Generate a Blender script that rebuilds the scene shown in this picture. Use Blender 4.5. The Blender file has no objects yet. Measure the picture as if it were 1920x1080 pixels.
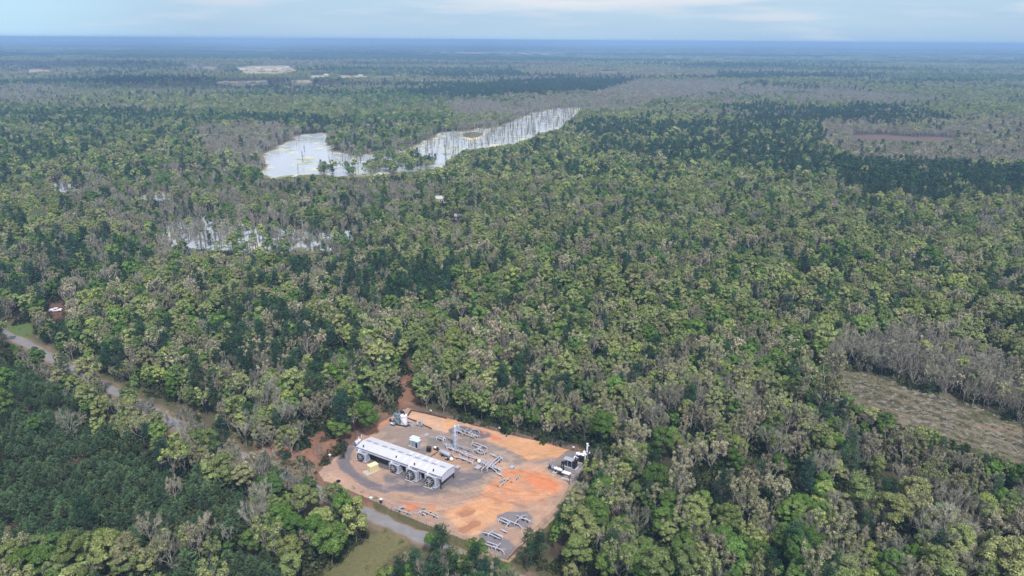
import bpy, math, random
import numpy as np
from mathutils import Vector, Matrix

# ------------------------------------------------------------------ scene, camera, light
S = bpy.context.scene
C = S.collection
RX, RY = 1920.0, 1080.0          # image pixel grid, projected through the camera to lay the place out
F = 1390.0
HC = 120.0
PITCH = math.atan((540 - 75.3) / F)
ROLL = math.radians(0.39)

cam = bpy.data.objects.new('camera', bpy.data.cameras.new('camera'))
C.objects.link(cam); S.camera = cam
cam.location = (0, 0, HC)
Rm = Matrix.Rotation(math.pi / 2 - PITCH, 3, 'X') @ Matrix.Rotation(ROLL, 3, 'Z')
cam.rotation_euler = Rm.to_euler()
cam.data.sensor_width = 36.0
cam.data.lens = 36.0 * F / RX
cam.data.clip_start = 0.5; cam.data.clip_end = 150000.0
R3 = np.array(Rm)

SUN_EL, SUN_AZ = 55.0, 165.0      # azimuth clockwise from +Y (behind the camera, a little right)
W_ = bpy.data.worlds.new("World"); S.world = W_; W_.use_nodes = True
wn = W_.node_tree; wn.nodes.clear()
def nd(t, typ, **kw):
    n = t.nodes.new(typ)
    for k, v in kw.items(): setattr(n, k, v)
    return n
sky = nd(wn, 'ShaderNodeTexSky', sky_type='NISHITA', sun_disc=False)
sky.sun_elevation = math.radians(SUN_EL); sky.sun_rotation = math.radians(SUN_AZ)
sky.altitude = 100; sky.air_density = 1.6; sky.dust_density = 0.6; sky.ozone_density = 2.5
tc = nd(wn, 'ShaderNodeTexCoord'); mp = nd(wn, 'ShaderNodeMapping')
mp.inputs['Scale'].default_value = (1.0, 1.0, 9.0)
wn.links.new(tc.outputs['Generated'], mp.inputs['Vector'])
nz = nd(wn, 'ShaderNodeTexNoise'); nz.inputs['Scale'].default_value = 4.5; nz.inputs['Detail'].default_value = 7; nz.inputs['Roughness'].default_value = .55
wn.links.new(mp.outputs[0], nz.inputs['Vector'])
sx = nd(wn, 'ShaderNodeSeparateXYZ'); wn.links.new(tc.outputs['Generated'], sx.inputs[0])
# cloud deck: broken cloud overhead thinning out to a clear strip above the horizon
el = nd(wn, 'ShaderNodeMapRange'); el.inputs['From Min'].default_value = 0.018; el.inputs['From Max'].default_value = 0.085
el.inputs['To Min'].default_value = -0.13; el.inputs['To Max'].default_value = 0.24
wn.links.new(sx.outputs['Z'], el.inputs['Value'])
ad = nd(wn, 'ShaderNodeMath', operation='ADD'); wn.links.new(nz.outputs['Fac'], ad.inputs[0]); wn.links.new(el.outputs[0], ad.inputs[1])
cr = nd(wn, 'ShaderNodeMapRange', interpolation_type='SMOOTHSTEP'); cr.inputs['From Min'].default_value = .40; cr.inputs['From Max'].default_value = .66
wn.links.new(ad.outputs[0], cr.inputs['Value'])
cc = nd(wn, 'ShaderNodeMixRGB'); cc.inputs['Color1'].default_value = (5.8, 6.0, 6.3, 1); cc.inputs['Color2'].default_value = (3.6, 4.0, 4.6, 1)
nz2 = nd(wn, 'ShaderNodeTexNoise'); nz2.inputs['Scale'].default_value = 9; nz2.inputs['Detail'].default_value = 5
wn.links.new(mp.outputs[0], nz2.inputs['Vector']); wn.links.new(nz2.outputs['Fac'], cc.inputs['Fac'])
hzc = nd(wn, 'ShaderNodeMixRGB'); hzc.inputs['Fac'].default_value = .88      # thin milky veil over the blue
hzc.inputs['Color2'].default_value = (2.15, 3.5, 5.1, 1); wn.links.new(sky.outputs[0], hzc.inputs['Color1'])
vz = nd(wn, 'ShaderNodeTexNoise'); vz.inputs['Scale'].default_value = 1.6; vz.inputs['Detail'].default_value = 3; wn.links.new(mp.outputs[0], vz.inputs['Vector'])
vr = nd(wn, 'ShaderNodeMapRange', interpolation_type='SMOOTHSTEP'); vr.inputs['From Min'].default_value = .40; vr.inputs['From Max'].default_value = .68; vr.inputs['To Max'].default_value = .75; wn.links.new(vz.outputs['Fac'], vr.inputs['Value'])
veil = nd(wn, 'ShaderNodeMixRGB'); veil.inputs['Color2'].default_value = (3.3, 4.4, 5.3, 1); wn.links.new(vr.outputs[0], veil.inputs['Fac']); wn.links.new(hzc.outputs[0], veil.inputs['Color1']); hzc = veil
sh = nd(wn, 'ShaderNodeMapRange', interpolation_type='SMOOTHSTEP'); sh.inputs['From Min'].default_value = -.36; sh.inputs['From Max'].default_value = -.56; sh.inputs['To Max'].default_value = .8; wn.links.new(sx.outputs['X'], sh.inputs['Value'])
rain = nd(wn, 'ShaderNodeMixRGB'); rain.inputs['Color2'].default_value = (3.5, 5.2, 6.2, 1); wn.links.new(sh.outputs[0], rain.inputs['Fac']); wn.links.new(hzc.outputs[0], rain.inputs['Color1']); hzc = rain   # pale shower far off on the left
mx = nd(wn, 'ShaderNodeMixRGB'); wn.links.new(cr.outputs[0], mx.inputs['Fac']); wn.links.new(hzc.outputs[0], mx.inputs['Color1']); wn.links.new(cc.outputs[0], mx.inputs['Color2'])
bg = nd(wn, 'ShaderNodeBackground'); bg.inputs['Strength'].default_value = 0.09
wn.links.new(mx.outputs[0], bg.inputs['Color'])
wo = nd(wn, 'ShaderNodeOutputWorld'); wn.links.new(bg.outputs[0], wo.inputs['Surface'])

sun = bpy.data.lights.new('sun', 'SUN'); sun.energy = 2.7; sun.angle = math.radians(6); sun.color = (1, .965, .91)
so = bpy.data.objects.new('sun', sun); C.objects.link(so)
_a, _e = math.radians(SUN_AZ), math.radians(SUN_EL)
sd = Vector((math.sin(_a) * math.cos(_e), math.cos(_a) * math.cos(_e), math.sin(_e)))
so.rotation_euler = sd.to_track_quat('Z', 'Y').to_euler(); so.location = sd * 500
S.view_settings.view_transform = 'Standard'; S.view_settings.look = 'None'
S.view_settings.gamma = 1.0; S.view_settings.use_curve_mapping = False
S.view_settings.exposure = 0.85
S.render.engine = 'CYCLES'
S.cycles.max_bounces = 5; S.cycles.diffuse_bounces = 2; S.cycles.glossy_bounces = 2
S.cycles.transmission_bounces = 3; S.cycles.volume_bounces = 0; S.cycles.transparent_max_bounces = 8

HAZE_D = 1.65e-4
random.seed(5); RG = np.random.default_rng(5)

# ------------------------------------------------------------------ image pixel helpers
def W(px, py, z=0.0):  # image pixel cast from the camera onto the plane at height z
    d = R3 @ np.array([(px - RX / 2) / F, (RY / 2 - py) / F, -1.0]); t = (z - HC) / d[2]
    return Vector((d[0] * t, d[1] * t, z))
def PX(x, y, z):
    """world -> image pixels, arrays"""
    p = np.stack([x, y, np.asarray(z) - HC + 0 * x], -1) @ R3
    w = -p[..., 2]; w = np.where(w < 1e-3, 1e-3, w)
    return RX / 2 + F * p[..., 0] / w, RY / 2 - F * p[..., 1] / w
def inpoly(x, y, poly):
    r = np.zeros(np.shape(x), bool); n = len(poly)
    for i in range(n):
        x0, y0 = poly[i]; x1, y1 = poly[(i + 1) % n]
        c = (y0 > y) != (y1 > y)
        with np.errstate(divide='ignore', invalid='ignore'):
            r ^= c & (x < (x1 - x0) * (y - y0) / ((y1 - y0) if y1 != y0 else 1e-9) + x0)
    return r
def _h(ix, iy, s):
    n = (ix.astype(np.int64) * 374761393 + iy.astype(np.int64) * 668265263 + s * 1442695041) & 0x7fffffff
    n = ((n ^ (n >> 13)) * 1274126177) & 0x7fffffff
    return ((n ^ (n >> 16)) & 0xffff) / 65535.0
def vn(x, y, s=0):
    ix, iy = np.floor(x), np.floor(y); fx, fy = x - ix, y - iy
    fx = fx * fx * (3 - 2 * fx); fy = fy * fy * (3 - 2 * fy)
    a, b, c, d = _h(ix, iy, s), _h(ix + 1, iy, s), _h(ix, iy + 1, s), _h(ix + 1, iy + 1, s)
    return (a * (1 - fx) + b * fx) * (1 - fy) + (c * (1 - fx) + d * fx) * fy
def fbm(x, y, s=0, o=4):
    r = 0; a = .5; t = 0
    for i in range(o):
        r = r + a * vn(x * 2 ** i, y * 2 ** i, s + i * 17); t += a; a *= .5
    return r / t
def soft(px, py, poly, r=2.0, n=9, wx=None, wy=None):
    a = np.zeros(px.shape)
    for k in range(n):
        t = k * 2.399; q = r * math.sqrt((k + .5) / n)
        a += inpoly(px + (0 if wx is None else wx) + q * math.cos(t), py + (0 if wy is None else wy) + q * math.sin(t) * .8, poly)
    return a / n
def sph(*p):      # world-space outline to image-space helper
    return [tuple(map(float, q)) for q in p]

# ------------------------------------------------------------------ tagging
def tag(o, label=None, cat=None, group=None, kind=None):
    if label: o['label'] = label
    if cat: o['category'] = cat
    if group: o['group'] = group
    if kind: o['kind'] = kind
    return o
def empty(name, loc, label, cat, group=None, rz=0.0):
    o = bpy.data.objects.new(name, None); C.objects.link(o); o.location = loc; o.rotation_euler = (0, 0, rz)
    o.empty_display_size = .5
    return tag(o, label, cat, group)
def np_mesh(name, verts, faces, mat=None, smooth=False):
    """verts Nx3, faces list of arrays (k-gons) or one array"""
    me = bpy.data.meshes.new(name)
    if isinstance(faces, np.ndarray): faces = [faces]
    faces = [f for f in faces if len(f)]
    me.vertices.add(len(verts)); me.vertices.foreach_set('co', np.asarray(verts, np.float32).ravel())
    nl = sum(f.size for f in faces); npoly = sum(len(f) for f in faces)
    me.loops.add(nl); me.loops.foreach_set('vertex_index', np.concatenate([f.ravel() for f in faces]).astype(np.int32))
    me.polygons.add(npoly)
    tot = np.concatenate([np.full(len(f), f.shape[1]) for f in faces]); st = np.concatenate([[0], np.cumsum(tot)[:-1]])
    me.polygons.foreach_set('loop_start', st.astype(np.int32))
    if smooth: me.polygons.foreach_set('use_smooth', np.ones(npoly, bool))
    me.update(calc_edges=True); me.validate()
    if mat: me.materials.append(mat)
    return me

# ------------------------------------------------------------------ materials
def lin(r, g, b):
    f = lambda c: (c / 12.92 if c <= .04045 else ((c + .055) / 1.055) ** 2.4)
    return (f(r / 255), f(g / 255), f(b / 255), 1)
def mat(name, col, rough=.7, metal=0.0, nscale=0.0, namp=.15, bump=0.0, spec=.4, emit=None, coord='Object'):
    m = bpy.data.materials.new(name); m.use_nodes = True; t = m.node_tree; b = t.nodes['Principled BSDF']
    b.inputs['Roughness'].default_value = rough; b.inputs['Metallic'].default_value = metal
    b.inputs['Specular IOR Level'].default_value = spec; b.inputs['Base Color'].default_value = col
    if nscale:
        c = nd(t, 'ShaderNodeTexCoord'); n = nd(t, 'ShaderNodeTexNoise'); n.inputs['Scale'].default_value = nscale; n.inputs['Detail'].default_value = 5
        t.links.new(c.outputs[coord], n.inputs['Vector'])
        r = nd(t, 'ShaderNodeMapRange'); r.inputs['From Min'].default_value = .3; r.inputs['From Max'].default_value = .7
        r.inputs['To Min'].default_value = 1 - namp; r.inputs['To Max'].default_value = 1 + namp
        t.links.new(n.outputs['Fac'], r.inputs['Value'])
        v = nd(t, 'ShaderNodeMixRGB', blend_type='MULTIPLY'); v.inputs['Fac'].default_value = 1; v.inputs['Color1'].default_value = col
        t.links.new(r.outputs[0], v.inputs['Color2']); t.links.new(v.outputs[0], b.inputs['Base Color'])
        if bump:
            bp = nd(t, 'ShaderNodeBump'); bp.inputs['Strength'].default_value = bump; t.links.new(n.outputs['Fac'], bp.inputs['Height']); t.links.new(bp.outputs[0], b.inputs['Normal'])
    return m
def leaf_mat(name, cols, trans=.25, vary=.42):
    """cols: colours a tree may have; each tree takes one by its own random number, leaf clumps vary around it"""
    m = bpy.data.materials.new(name); m.use_nodes = True; t = m.node_tree; t.nodes.clear()
    oi = nd(t, 'ShaderNodeObjectInfo'); cr = nd(t, 'ShaderNodeValToRGB'); cr.color_ramp.interpolation = 'LINEAR'
    e = cr.color_ramp.elements
    while len(e) < len(cols): e.new(.5)
    for i, c in enumerate(cols): e[i].position = i / (len(cols) - 1); e[i].color = c
    t.links.new(oi.outputs['Random'], cr.inputs[0])
    g = nd(t, 'ShaderNodeNewGeometry')
    r = nd(t, 'ShaderNodeMapRange'); r.inputs['To Min'].default_value = 1 - vary; r.inputs['To Max'].default_value = 1 + vary
    t.links.new(g.outputs['Random Per Island'], r.inputs['Value'])
    tcx = nd(t, 'ShaderNodeTexCoord'); n = nd(t, 'ShaderNodeTexNoise'); n.inputs['Scale'].default_value = .55; n.inputs['Detail'].default_value = 2
    t.links.new(tcx.outputs['Object'], n.inputs['Vector'])
    r2 = nd(t, 'ShaderNodeMapRange'); r2.inputs['From Min'].default_value = .3; r2.inputs['From Max'].default_value = .7; r2.inputs['To Min'].default_value = .72; r2.inputs['To Max'].default_value = 1.3
    t.links.new(n.outputs['Fac'], r2.inputs['Value'])
    mu = nd(t, 'ShaderNodeMath', operation='MULTIPLY'); t.links.new(r.outputs[0], mu.inputs[0]); t.links.new(r2.outputs[0], mu.inputs[1])
    # brightness varies between trees independently of hue
    w = nd(t, 'ShaderNodeMath', operation='MULTIPLY'); w.inputs[1].default_value = 17.31; t.links.new(oi.outputs['Random'], w.inputs[0])
    fr = nd(t, 'ShaderNodeMath', operation='FRACT'); t.links.new(w.outputs[0], fr.inputs[0])
    r3 = nd(t, 'ShaderNodeMapRange'); r3.inputs['To Min'].default_value = .7; r3.inputs['To Max'].default_value = 1.3; t.links.new(fr.outputs[0], r3.inputs['Value'])
    m2 = nd(t, 'ShaderNodeMath', operation='MULTIPLY'); t.links.new(mu.outputs[0], m2.inputs[0]); t.links.new(r3.outputs[0], m2.inputs[1])
    mm = nd(t, 'ShaderNodeMixRGB', blend_type='MULTIPLY'); mm.inputs['Fac'].default_value = 1
    t.links.new(cr.outputs[0], mm.inputs['Color1']); t.links.new(m2.outputs[0], mm.inputs['Color2'])
    d = nd(t, 'ShaderNodeBsdfDiffuse'); tr = nd(t, 'ShaderNodeBsdfTranslucent'); ms = nd(t, 'ShaderNodeMixShader'); ms.inputs[0].default_value = trans
    t.links.new(mm.outputs[0], d.inputs[0]); t.links.new(mm.outputs[0], tr.inputs[0])
    t.links.new(d.outputs[0], ms.inputs[1]); t.links.new(tr.outputs[0], ms.inputs[2])
    o = nd(t, 'ShaderNodeOutputMaterial'); t.links.new(ms.outputs[0], o.inputs[0])
    return m
M = {}
M['leaf_green'] = leaf_mat('spring_green_leaves', [lin(74, 102, 50), lin(94, 122, 56), lin(84, 112, 60), lin(106, 128, 68), lin(70, 94, 52)])
M['leaf_yellow'] = leaf_mat('yellow_green_leaves', [lin(118, 132, 80), lin(136, 144, 94), lin(108, 126, 78), lin(134, 134, 100), lin(136, 148, 84), lin(102, 118, 74)])
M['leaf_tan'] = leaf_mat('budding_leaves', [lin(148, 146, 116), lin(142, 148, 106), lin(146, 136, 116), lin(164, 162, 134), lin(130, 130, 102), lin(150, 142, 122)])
M['twig'] = leaf_mat('twigs', [lin(136, 134, 122), lin(118, 118, 108), lin(146, 140, 122), lin(130, 132, 122)], .05, .25)
M['needle'] = leaf_mat('pine_needles', [lin(48, 76, 54), lin(58, 84, 56), lin(44, 68, 58), lin(64, 88, 66), lin(56, 78, 52)], .1)
M['needle_young'] = leaf_mat('young_pine_needles', [lin(84, 108, 78), lin(74, 98, 70), lin(96, 118, 82)], .1, .5)
M['bark'] = mat('bark', lin(122, 112, 106), .95, nscale=3, namp=.3)
M['bark_pale'] = mat('pale_bark', lin(166, 160, 154), .95, nscale=3, namp=.3)
M['bark_dark'] = mat('pine_bark', lin(88, 74, 66), .95, nscale=3, namp=.3)

# ------------------------------------------------------------------ mesh kit
class MB:
    def __init__(s): s.v = []; s.f = []; s.n = 0
    def add(s, v, f):
        v = np.asarray(v, float); s.v.append(v)
        for q in f: s.f.append([i + s.n for i in q])
        s.n += len(v); return s
    def box(s, c, sz, rz=0.0, taper=1.0, tilt=None):
        x, y, z = [q / 2 for q in sz]; vs = []
        for dz, k in ((-z, 1), (z, taper)):
            for dx, dy in ((-x, -y), (x, -y), (x, y), (-x, y)): vs.append((dx * k, dy * k, dz))
        vs = np.array(vs); 
        if tilt is not None: vs = vs @ np.array(Matrix.Rotation(tilt, 3, 'Y')).T
        ca, sa = math.cos(rz), math.sin(rz)
        vs = vs @ np.array([[ca, sa, 0], [-sa, ca, 0], [0, 0, 1]]) + np.array(c)
        return s.add(vs, [(0, 3, 2, 1), (4, 5, 6, 7), (0, 1, 5, 4), (1, 2, 6, 5), (2, 3, 7, 6), (3, 0, 4, 7)])
    def tube(s, pts, r, n=8, cap=True):
        pts = [np.array(p, float) for p in pts]; k = len(pts)
        rs = r if isinstance(r, (list, tuple)) else [r] * k
        rings = []; prev = None
        for i, p in enumerate(pts):
            d = pts[min(i + 1, k - 1)] - pts[max(i - 1, 0)]; d /= (np.linalg.norm(d) + 1e-9)
            if prev is None:
                a = np.array([0, 0, 1.]) if abs(d[2]) < .9 else np.array([1., 0, 0]); prev = np.cross(d, a)
            prev = prev - d * (prev @ d); prev /= (np.linalg.norm(prev) + 1e-9); b = np.cross(d, prev)
            rings.append([p + rs[i] * (math.cos(t) * prev + math.sin(t) * b) for t in [2 * math.pi * j / n for j in range(n)]])
        f = []
        for i in range(k - 1):
            for j in range(n):
                a, b_ = i * n + j, i * n + (j + 1) % n; f.append((a, b_, b_ + n, a + n))
        if cap: f.append(tuple(range(n - 1, -1, -1))); f.append(tuple((k - 1) * n + j for j in range(n)))
        return s.add(np.array(rings).reshape(-1, 3), f)
    def cyl(s, c, r, h, n=20, r2=None):
        return s.tube([c, (c[0], c[1], c[2] + h)], [r, r if r2 is None else r2], n)
    def lathe(s, c, prof, n=20, axis=None):
        """prof: (radius, height) along z or a unit axis"""
        ax = np.array(axis if axis is not None else (0, 0, 1.), float); ax /= np.linalg.norm(ax)
        a = np.array([0, 0, 1.]) if abs(ax[2]) < .9 else np.array([1., 0, 0]); e1 = np.cross(ax, a); e1 /= np.linalg.norm(e1); e2 = np.cross(ax, e1)
        vs = []; f = []
        for r, h in prof:
            for j in range(n):
                t = 2 * math.pi * j / n; vs.append(np.array(c) + ax * h + r * (math.cos(t) * e1 + math.sin(t) * e2))
        for i in range(len(prof) - 1):
            for j in range(n):
                p, q = i * n + j, i * n + (j + 1) % n; f.append((p, q, q + n, p + n))
        f.append(tuple(range(n - 1, -1, -1))); f.append(tuple((len(prof) - 1) * n + j for j in range(n)))
        return s.add(vs, f)
    def poly(s, pts, f): return s.add(pts, f)
    def build(s, name, m, parent=None, smooth=False, label=None):
        me = bpy.data.meshes.new(name); v = np.concatenate(s.v)
        o = bpy.data.objects.new(name, me)
        if parent is not None:
            o.parent = parent
            # vertices are given in world space; store them in the parent's space
            chain = []; p = parent
            while p is not None: chain.append(p); p = p.parent
            mw = Matrix.Identity(4)
            for q in reversed(chain): mw = mw @ q.matrix_basis
            iv = np.array(mw.inverted()); v = v @ iv[:3, :3].T + iv[:3, 3]
            me.from_pydata([tuple(p) for p in v], [], s.f)
        else:
            c = (v.min(0) + v.max(0)) / 2; c[2] = v[:, 2].min(); o.location = c
            me.from_pydata([tuple(p) for p in v - c], [], s.f)
        if smooth:
            me.shade_smooth() if hasattr(me, 'shade_smooth') else None
            try: me.set_sharp_from_angle(angle=math.radians(35))
            except Exception: pass
        me.materials.append(m); me.update(); C.objects.link(o)
        if label: o['label'] = label
        return o

# ------------------------------------------------------------------ trees: prototypes
def unit(v): return v / (np.linalg.norm(v, axis=-1, keepdims=True) + 1e-9)
class G3:
    """collects leaf faces and branch tubes as arrays: crown with material slots"""
    def __init__(s): s.v = []; s.f = {}; s.n = 0
    def put(s, v, f, mi=0):
        s.v.append(v); s.f.setdefault((mi, f.shape[1]), []).append(f + s.n); s.n += len(v)
    def quads(s, c, nrm, size, rg, mi=0, asp=1.0, tri=False):
        n = len(c); nrm = unit(nrm); a = unit(np.cross(nrm, rg.normal(size=(n, 3)))); b = np.cross(nrm, a)
        sz = np.broadcast_to(np.asarray(size), (n,))[:, None] * .5
        k = rg.uniform(.7, 1.25, (n, 4, 1)); fold = rg.uniform(-.25, .25, (n, 1)) * sz
        if tri:
            P = np.stack([c - a * sz * asp * k[:, 0] - b * sz * k[:, 0], c + a * sz * asp * k[:, 1] - b * sz * .8, c + b * sz * k[:, 2] * 1.2], 1)
        else:
            P = np.stack([c - a * sz * asp * k[:, 0] + nrm * fold, c - b * sz * k[:, 1], c + a * sz * asp * k[:, 2] + nrm * fold, c + b * sz * k[:, 3]], 1)
        q = P.shape[1]; s.put(P.reshape(-1, 3), np.arange(n * q).reshape(n, q), mi)
    def sticks(s, p0, p1, r0, r1, mi=0):
        """three sided tapered sticks"""
        n = len(p0); d = unit(p1 - p0); a = unit(np.cross(d, np.where(np.abs(d[:, 2:3]) < .9, [[0, 0, 1.]], [[1., 0, 0]]))); b = np.cross(d, a)
        r0 = np.broadcast_to(np.asarray(r0, float), (n,))[:, None]; r1 = np.broadcast_to(np.asarray(r1, float), (n,))[:, None]
        V = []
        for p, r in ((p0, r0), (p1, r1)):
            for t in (0, 2.094, 4.189): V.append(p + r * (math.cos(t) * a + math.sin(t) * b))
        V = np.stack(V, 1).reshape(-1, 3); o = (np.arange(n) * 6)[:, None]
        f = np.concatenate([o + np.array([[i, (i + 1) % 3, (i + 1) % 3 + 3, i + 3]]) for i in range(3)])
        s.put(V, f, mi)
    def slivers(s, p0, p1, w, rg, mi=0):
        n = len(p0); d = unit(p1 - p0); a = unit(np.cross(d, rg.normal(size=(n, 3)))) * np.broadcast_to(np.asarray(w), (n,))[:, None] * .5
        s.put(np.stack([p0 - a, p0 + a, p1], 1).reshape(-1, 3), np.arange(n * 3).reshape(n, 3), mi)
    def mesh(s, name, mats):
        fs = []; mi = []
        for (m_, k), l in s.f.items():
            f = np.concatenate(l); fs.append(f); mi.append(np.full(len(f), m_))
        me = np_mesh(name, np.concatenate(s.v), fs)
        for m_ in mats: me.materials.append(m_)
        mi = np.concatenate(mi).astype(np.int32)
        if len(mi) == len(me.polygons): me.polygons.foreach_set('material_index', mi)
        return me
def skeleton(rg, H, R, base, nl=6, levels=3, spread=.9, up=.9):
    """forking limbs from a trunk. returns segments [p0,p1,r0,r1,level] and the tip points"""
    seg = []; tips = []
    tr = max(.12, H * .011); top = np.array([rg.normal(0, .3), rg.normal(0, .3), H * (base + .25)])
    pts = [np.zeros(3), np.array([rg.normal(0, .12), rg.normal(0, .12), H * base * .6]), np.array([top[0] * .5, top[1] * .5, H * base]), top]
    rr = [tr * 1.25, tr, tr * .9, tr * .55]
    for i in range(3): seg.append((pts[i], pts[i + 1], rr[i], rr[i + 1], 0))
    def grow(p, d, L, r, lv):
        mid = p + d * L * .5 + rg.normal(0, L * .05, 3); q = p + d * L + rg.normal(0, L * .06, 3)
        seg.append((p, mid, r, r * .8, lv)); seg.append((mid, q, r * .8, r * .6, lv))
        if lv >= levels: tips.append((q, unit(q - mid))); return
        for k in range(rg.integers(2, 4)):
            dd = unit(d + rg.normal(0, .42, 3) + np.array([0, 0, .18])); grow(q if k else mid, dd, L * rg.uniform(.55, .8), r * .58, lv + 1)
    for i in range(nl):
        t = rg.uniform(0, 1); s_ = pts[2] * (1 - t) + top * t; a = i * 2.4 + rg.uniform(-.4, .4)
        lean = spread * rg.uniform(.6, 1.1) * (1.25 - t * .9)
        d = unit(np.array([math.cos(a) * lean, math.sin(a) * lean, up])); grow(s_, d, (H - s_[2]) * rg.uniform(.36, .46), tr * .5, 1)
    grow(top, unit(np.array([rg.normal(0, .15), rg.normal(0, .15), 1])), (H - top[2]) * .42, tr * .5, 1)
    return seg, tips
def clampR(P, H, R, z0):
    """pull points sideways so that a crown keeps its width"""
    r = np.hypot(P[:, 0], P[:, 1]); k = np.minimum(1, R / np.maximum(r, 1e-6)); P = P.copy(); P[:, 0] *= k; P[:, 1] *= k; return P
def put_segs(g, seg, R, H, sel, mi=0, rmin=.03):
    q = [s_ for s_ in seg if sel(s_[4])]
    if not q: return
    p0 = clampR(np.array([s_[0] for s_ in q]), H, R, 0); p1 = clampR(np.array([s_[1] for s_ in q]), H, R, 0)
    g.sticks(p0, p1, np.maximum([s_[2] for s_ in q], rmin), np.maximum([s_[3] for s_ in q], rmin * .8), mi)

def leafy(seed, H, R, base=.3, lobes=22, leaf=.46, dens=1.0, lod=0):
    """broad crown of leaf clumps carried on limbs"""
    rg = np.random.default_rng(seed); t = G3(); c = G3()
    seg, tips = skeleton(rg, H, R, base, 5, 2)
    put_segs(t, seg, R, H, lambda l: l == 0); put_segs(t, seg, R * .8, H * .9, lambda l: l > 0 and lod == 0)
    cz = H * (base + (1 - base) * .5); hz = H * (1 - base) * .5
    ph = rg.uniform(0, 6.28, 3); C_ = []; r_ = []
    for i in range(lobes):
        u = rg.uniform(-.75, 1.0); a = i * 2.39996 + rg.uniform(-.5, .5); s_ = math.sqrt(max(0, 1 - u * u))
        wob = 1 + .18 * math.sin(2 * a + ph[0]) + .12 * math.sin(3 * a + ph[1])
        k = rg.uniform(.55, .88) * wob
        lr = R * rg.uniform(.2, .4) * (1 if u > -.2 else .75)
        C_.append([s_ * math.cos(a) * R * k, s_ * math.sin(a) * R * k, cz + u * hz * rg.uniform(.68, .88)]); r_.append(lr)
    for ce, lr in zip(C_, r_):
        n = int(max(6, dens * 4 * math.pi * lr * lr * .75 / (leaf * leaf * .55)))
        d = rg.normal(size=(n, 3)); d[:, 2] = np.abs(d[:, 2]) * 1.1 - .35 * rg.random(n); d = unit(d)
        out = unit(np.array(ce) - np.array([0, 0, cz - hz * .4]))
        d = unit(d + out * .35)
        p = np.array(ce) + d * lr * rg.uniform(.74, 1.12, (n, 1)) * np.array([1, 1, .95])
        c.quads(p, d + rg.normal(0, .27, (n, 3)) + [0, 0, .2], leaf * rg.uniform(.7, 1.35, n), rg)
    return t, c
def budding(seed, H, R, base=.3, leaf=.3, nleaf=900, twigs=700, levels=3, top=.0, lod=0):
    """open crown: limbs and twigs with young leaves only towards the tips"""
    rg = np.random.default_rng(seed); t = G3(); c = G3()
    seg, tips = skeleton(rg, H, R, base, 7, levels)
    put_segs(t, seg, R, H, lambda l: l <= 1, rmin=.06 if lod == 0 else .1); put_segs(c, seg, R, H, lambda l: l > 1, 2, rmin=.05 if lod == 0 else .09)
    P = clampR(np.array([p for p, d in tips]), H, R * .92, 0); D = np.array([d for p, d in tips])
    i = rg.integers(0, len(P), twigs); d = unit(D[i] + rg.normal(0, .55, (twigs, 3)) + [0, 0, .25]); L = rg.uniform(.5, 1.5, (twigs, 1)) * R / 4
    p0 = P[i] - D[i] * rg.uniform(0, .8, (twigs, 1)) + rg.normal(0, .15, (twigs, 3))
    c.slivers(p0, p0 + d * L, (.075 if lod == 0 else .16) * rg.uniform(.7, 1.3, twigs), rg, 1)
    if nleaf:
        hmin = np.quantile(P[:, 2], top); ok = np.where(P[:, 2] >= hmin)[0]
        i = ok[rg.integers(0, len(ok), nleaf)]; dd = unit(rg.normal(size=(nleaf, 3)) + [0, 0, .5])
        p = P[i] + dd * rg.uniform(.2, 1.0, (nleaf, 1)) * R * .2
        c.quads(p, dd + rg.normal(0, .5, (nleaf, 3)) + [0, 0, .3], leaf * rg.uniform(.7, 1.3, nleaf), rg, 0)
    return t, c
def pine(seed, H, R, base=.45, leaf=.42, tufts=26, dens=1.0, lod=0):
    """tall natural pine: bare stem, irregular dark crown of needle tufts"""
    rg = np.random.default_rng(seed); t = G3(); c = G3()
    tr = max(.14, H * .012); lean = rg.normal(0, .25, 2)
    zz = [0, H * .4, H * .75, H * .97]; pts = [np.array([lean[0] * z / H, lean[1] * z / H, z]) for z in zz]; rr = [tr, tr * .8, tr * .5, .05]
    for i in range(3): t.sticks(pts[i][None], pts[i + 1][None], rr[i], rr[i + 1])
    for i in range(tufts):
        u = (i + rg.random()) / tufts; z = H * (base + (1 - base) * u * .97); w = R * (.55 + .5 * math.sin(math.pi * min(1, u * 1.15 + .12))) * rg.uniform(.45, 1.0) * (1 - .45 * u)
        a = i * 2.39996 + rg.uniform(-.5, .5); ce = np.array([math.cos(a) * w, math.sin(a) * w, z + w * .15])
        t.sticks(np.array([[lean[0] * z / H, lean[1] * z / H, z - w * .2]]), ce[None], .07, .03)
        lr = R * rg.uniform(.2, .36); n = int(max(5, dens * 16 * lr * lr / (leaf * leaf)))
        d = unit(rg.normal(size=(n, 3)) + [0, 0, .45]); p = ce + d * lr * rg.uniform(.4, 1.1, (n, 1)) * np.array([1.15, 1.15, .65])
        c.quads(p, d + rg.normal(0, .6, (n, 3)), leaf * rg.uniform(.6, 1.3, n), rg, 0, asp=.55)
    return t, c
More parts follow.
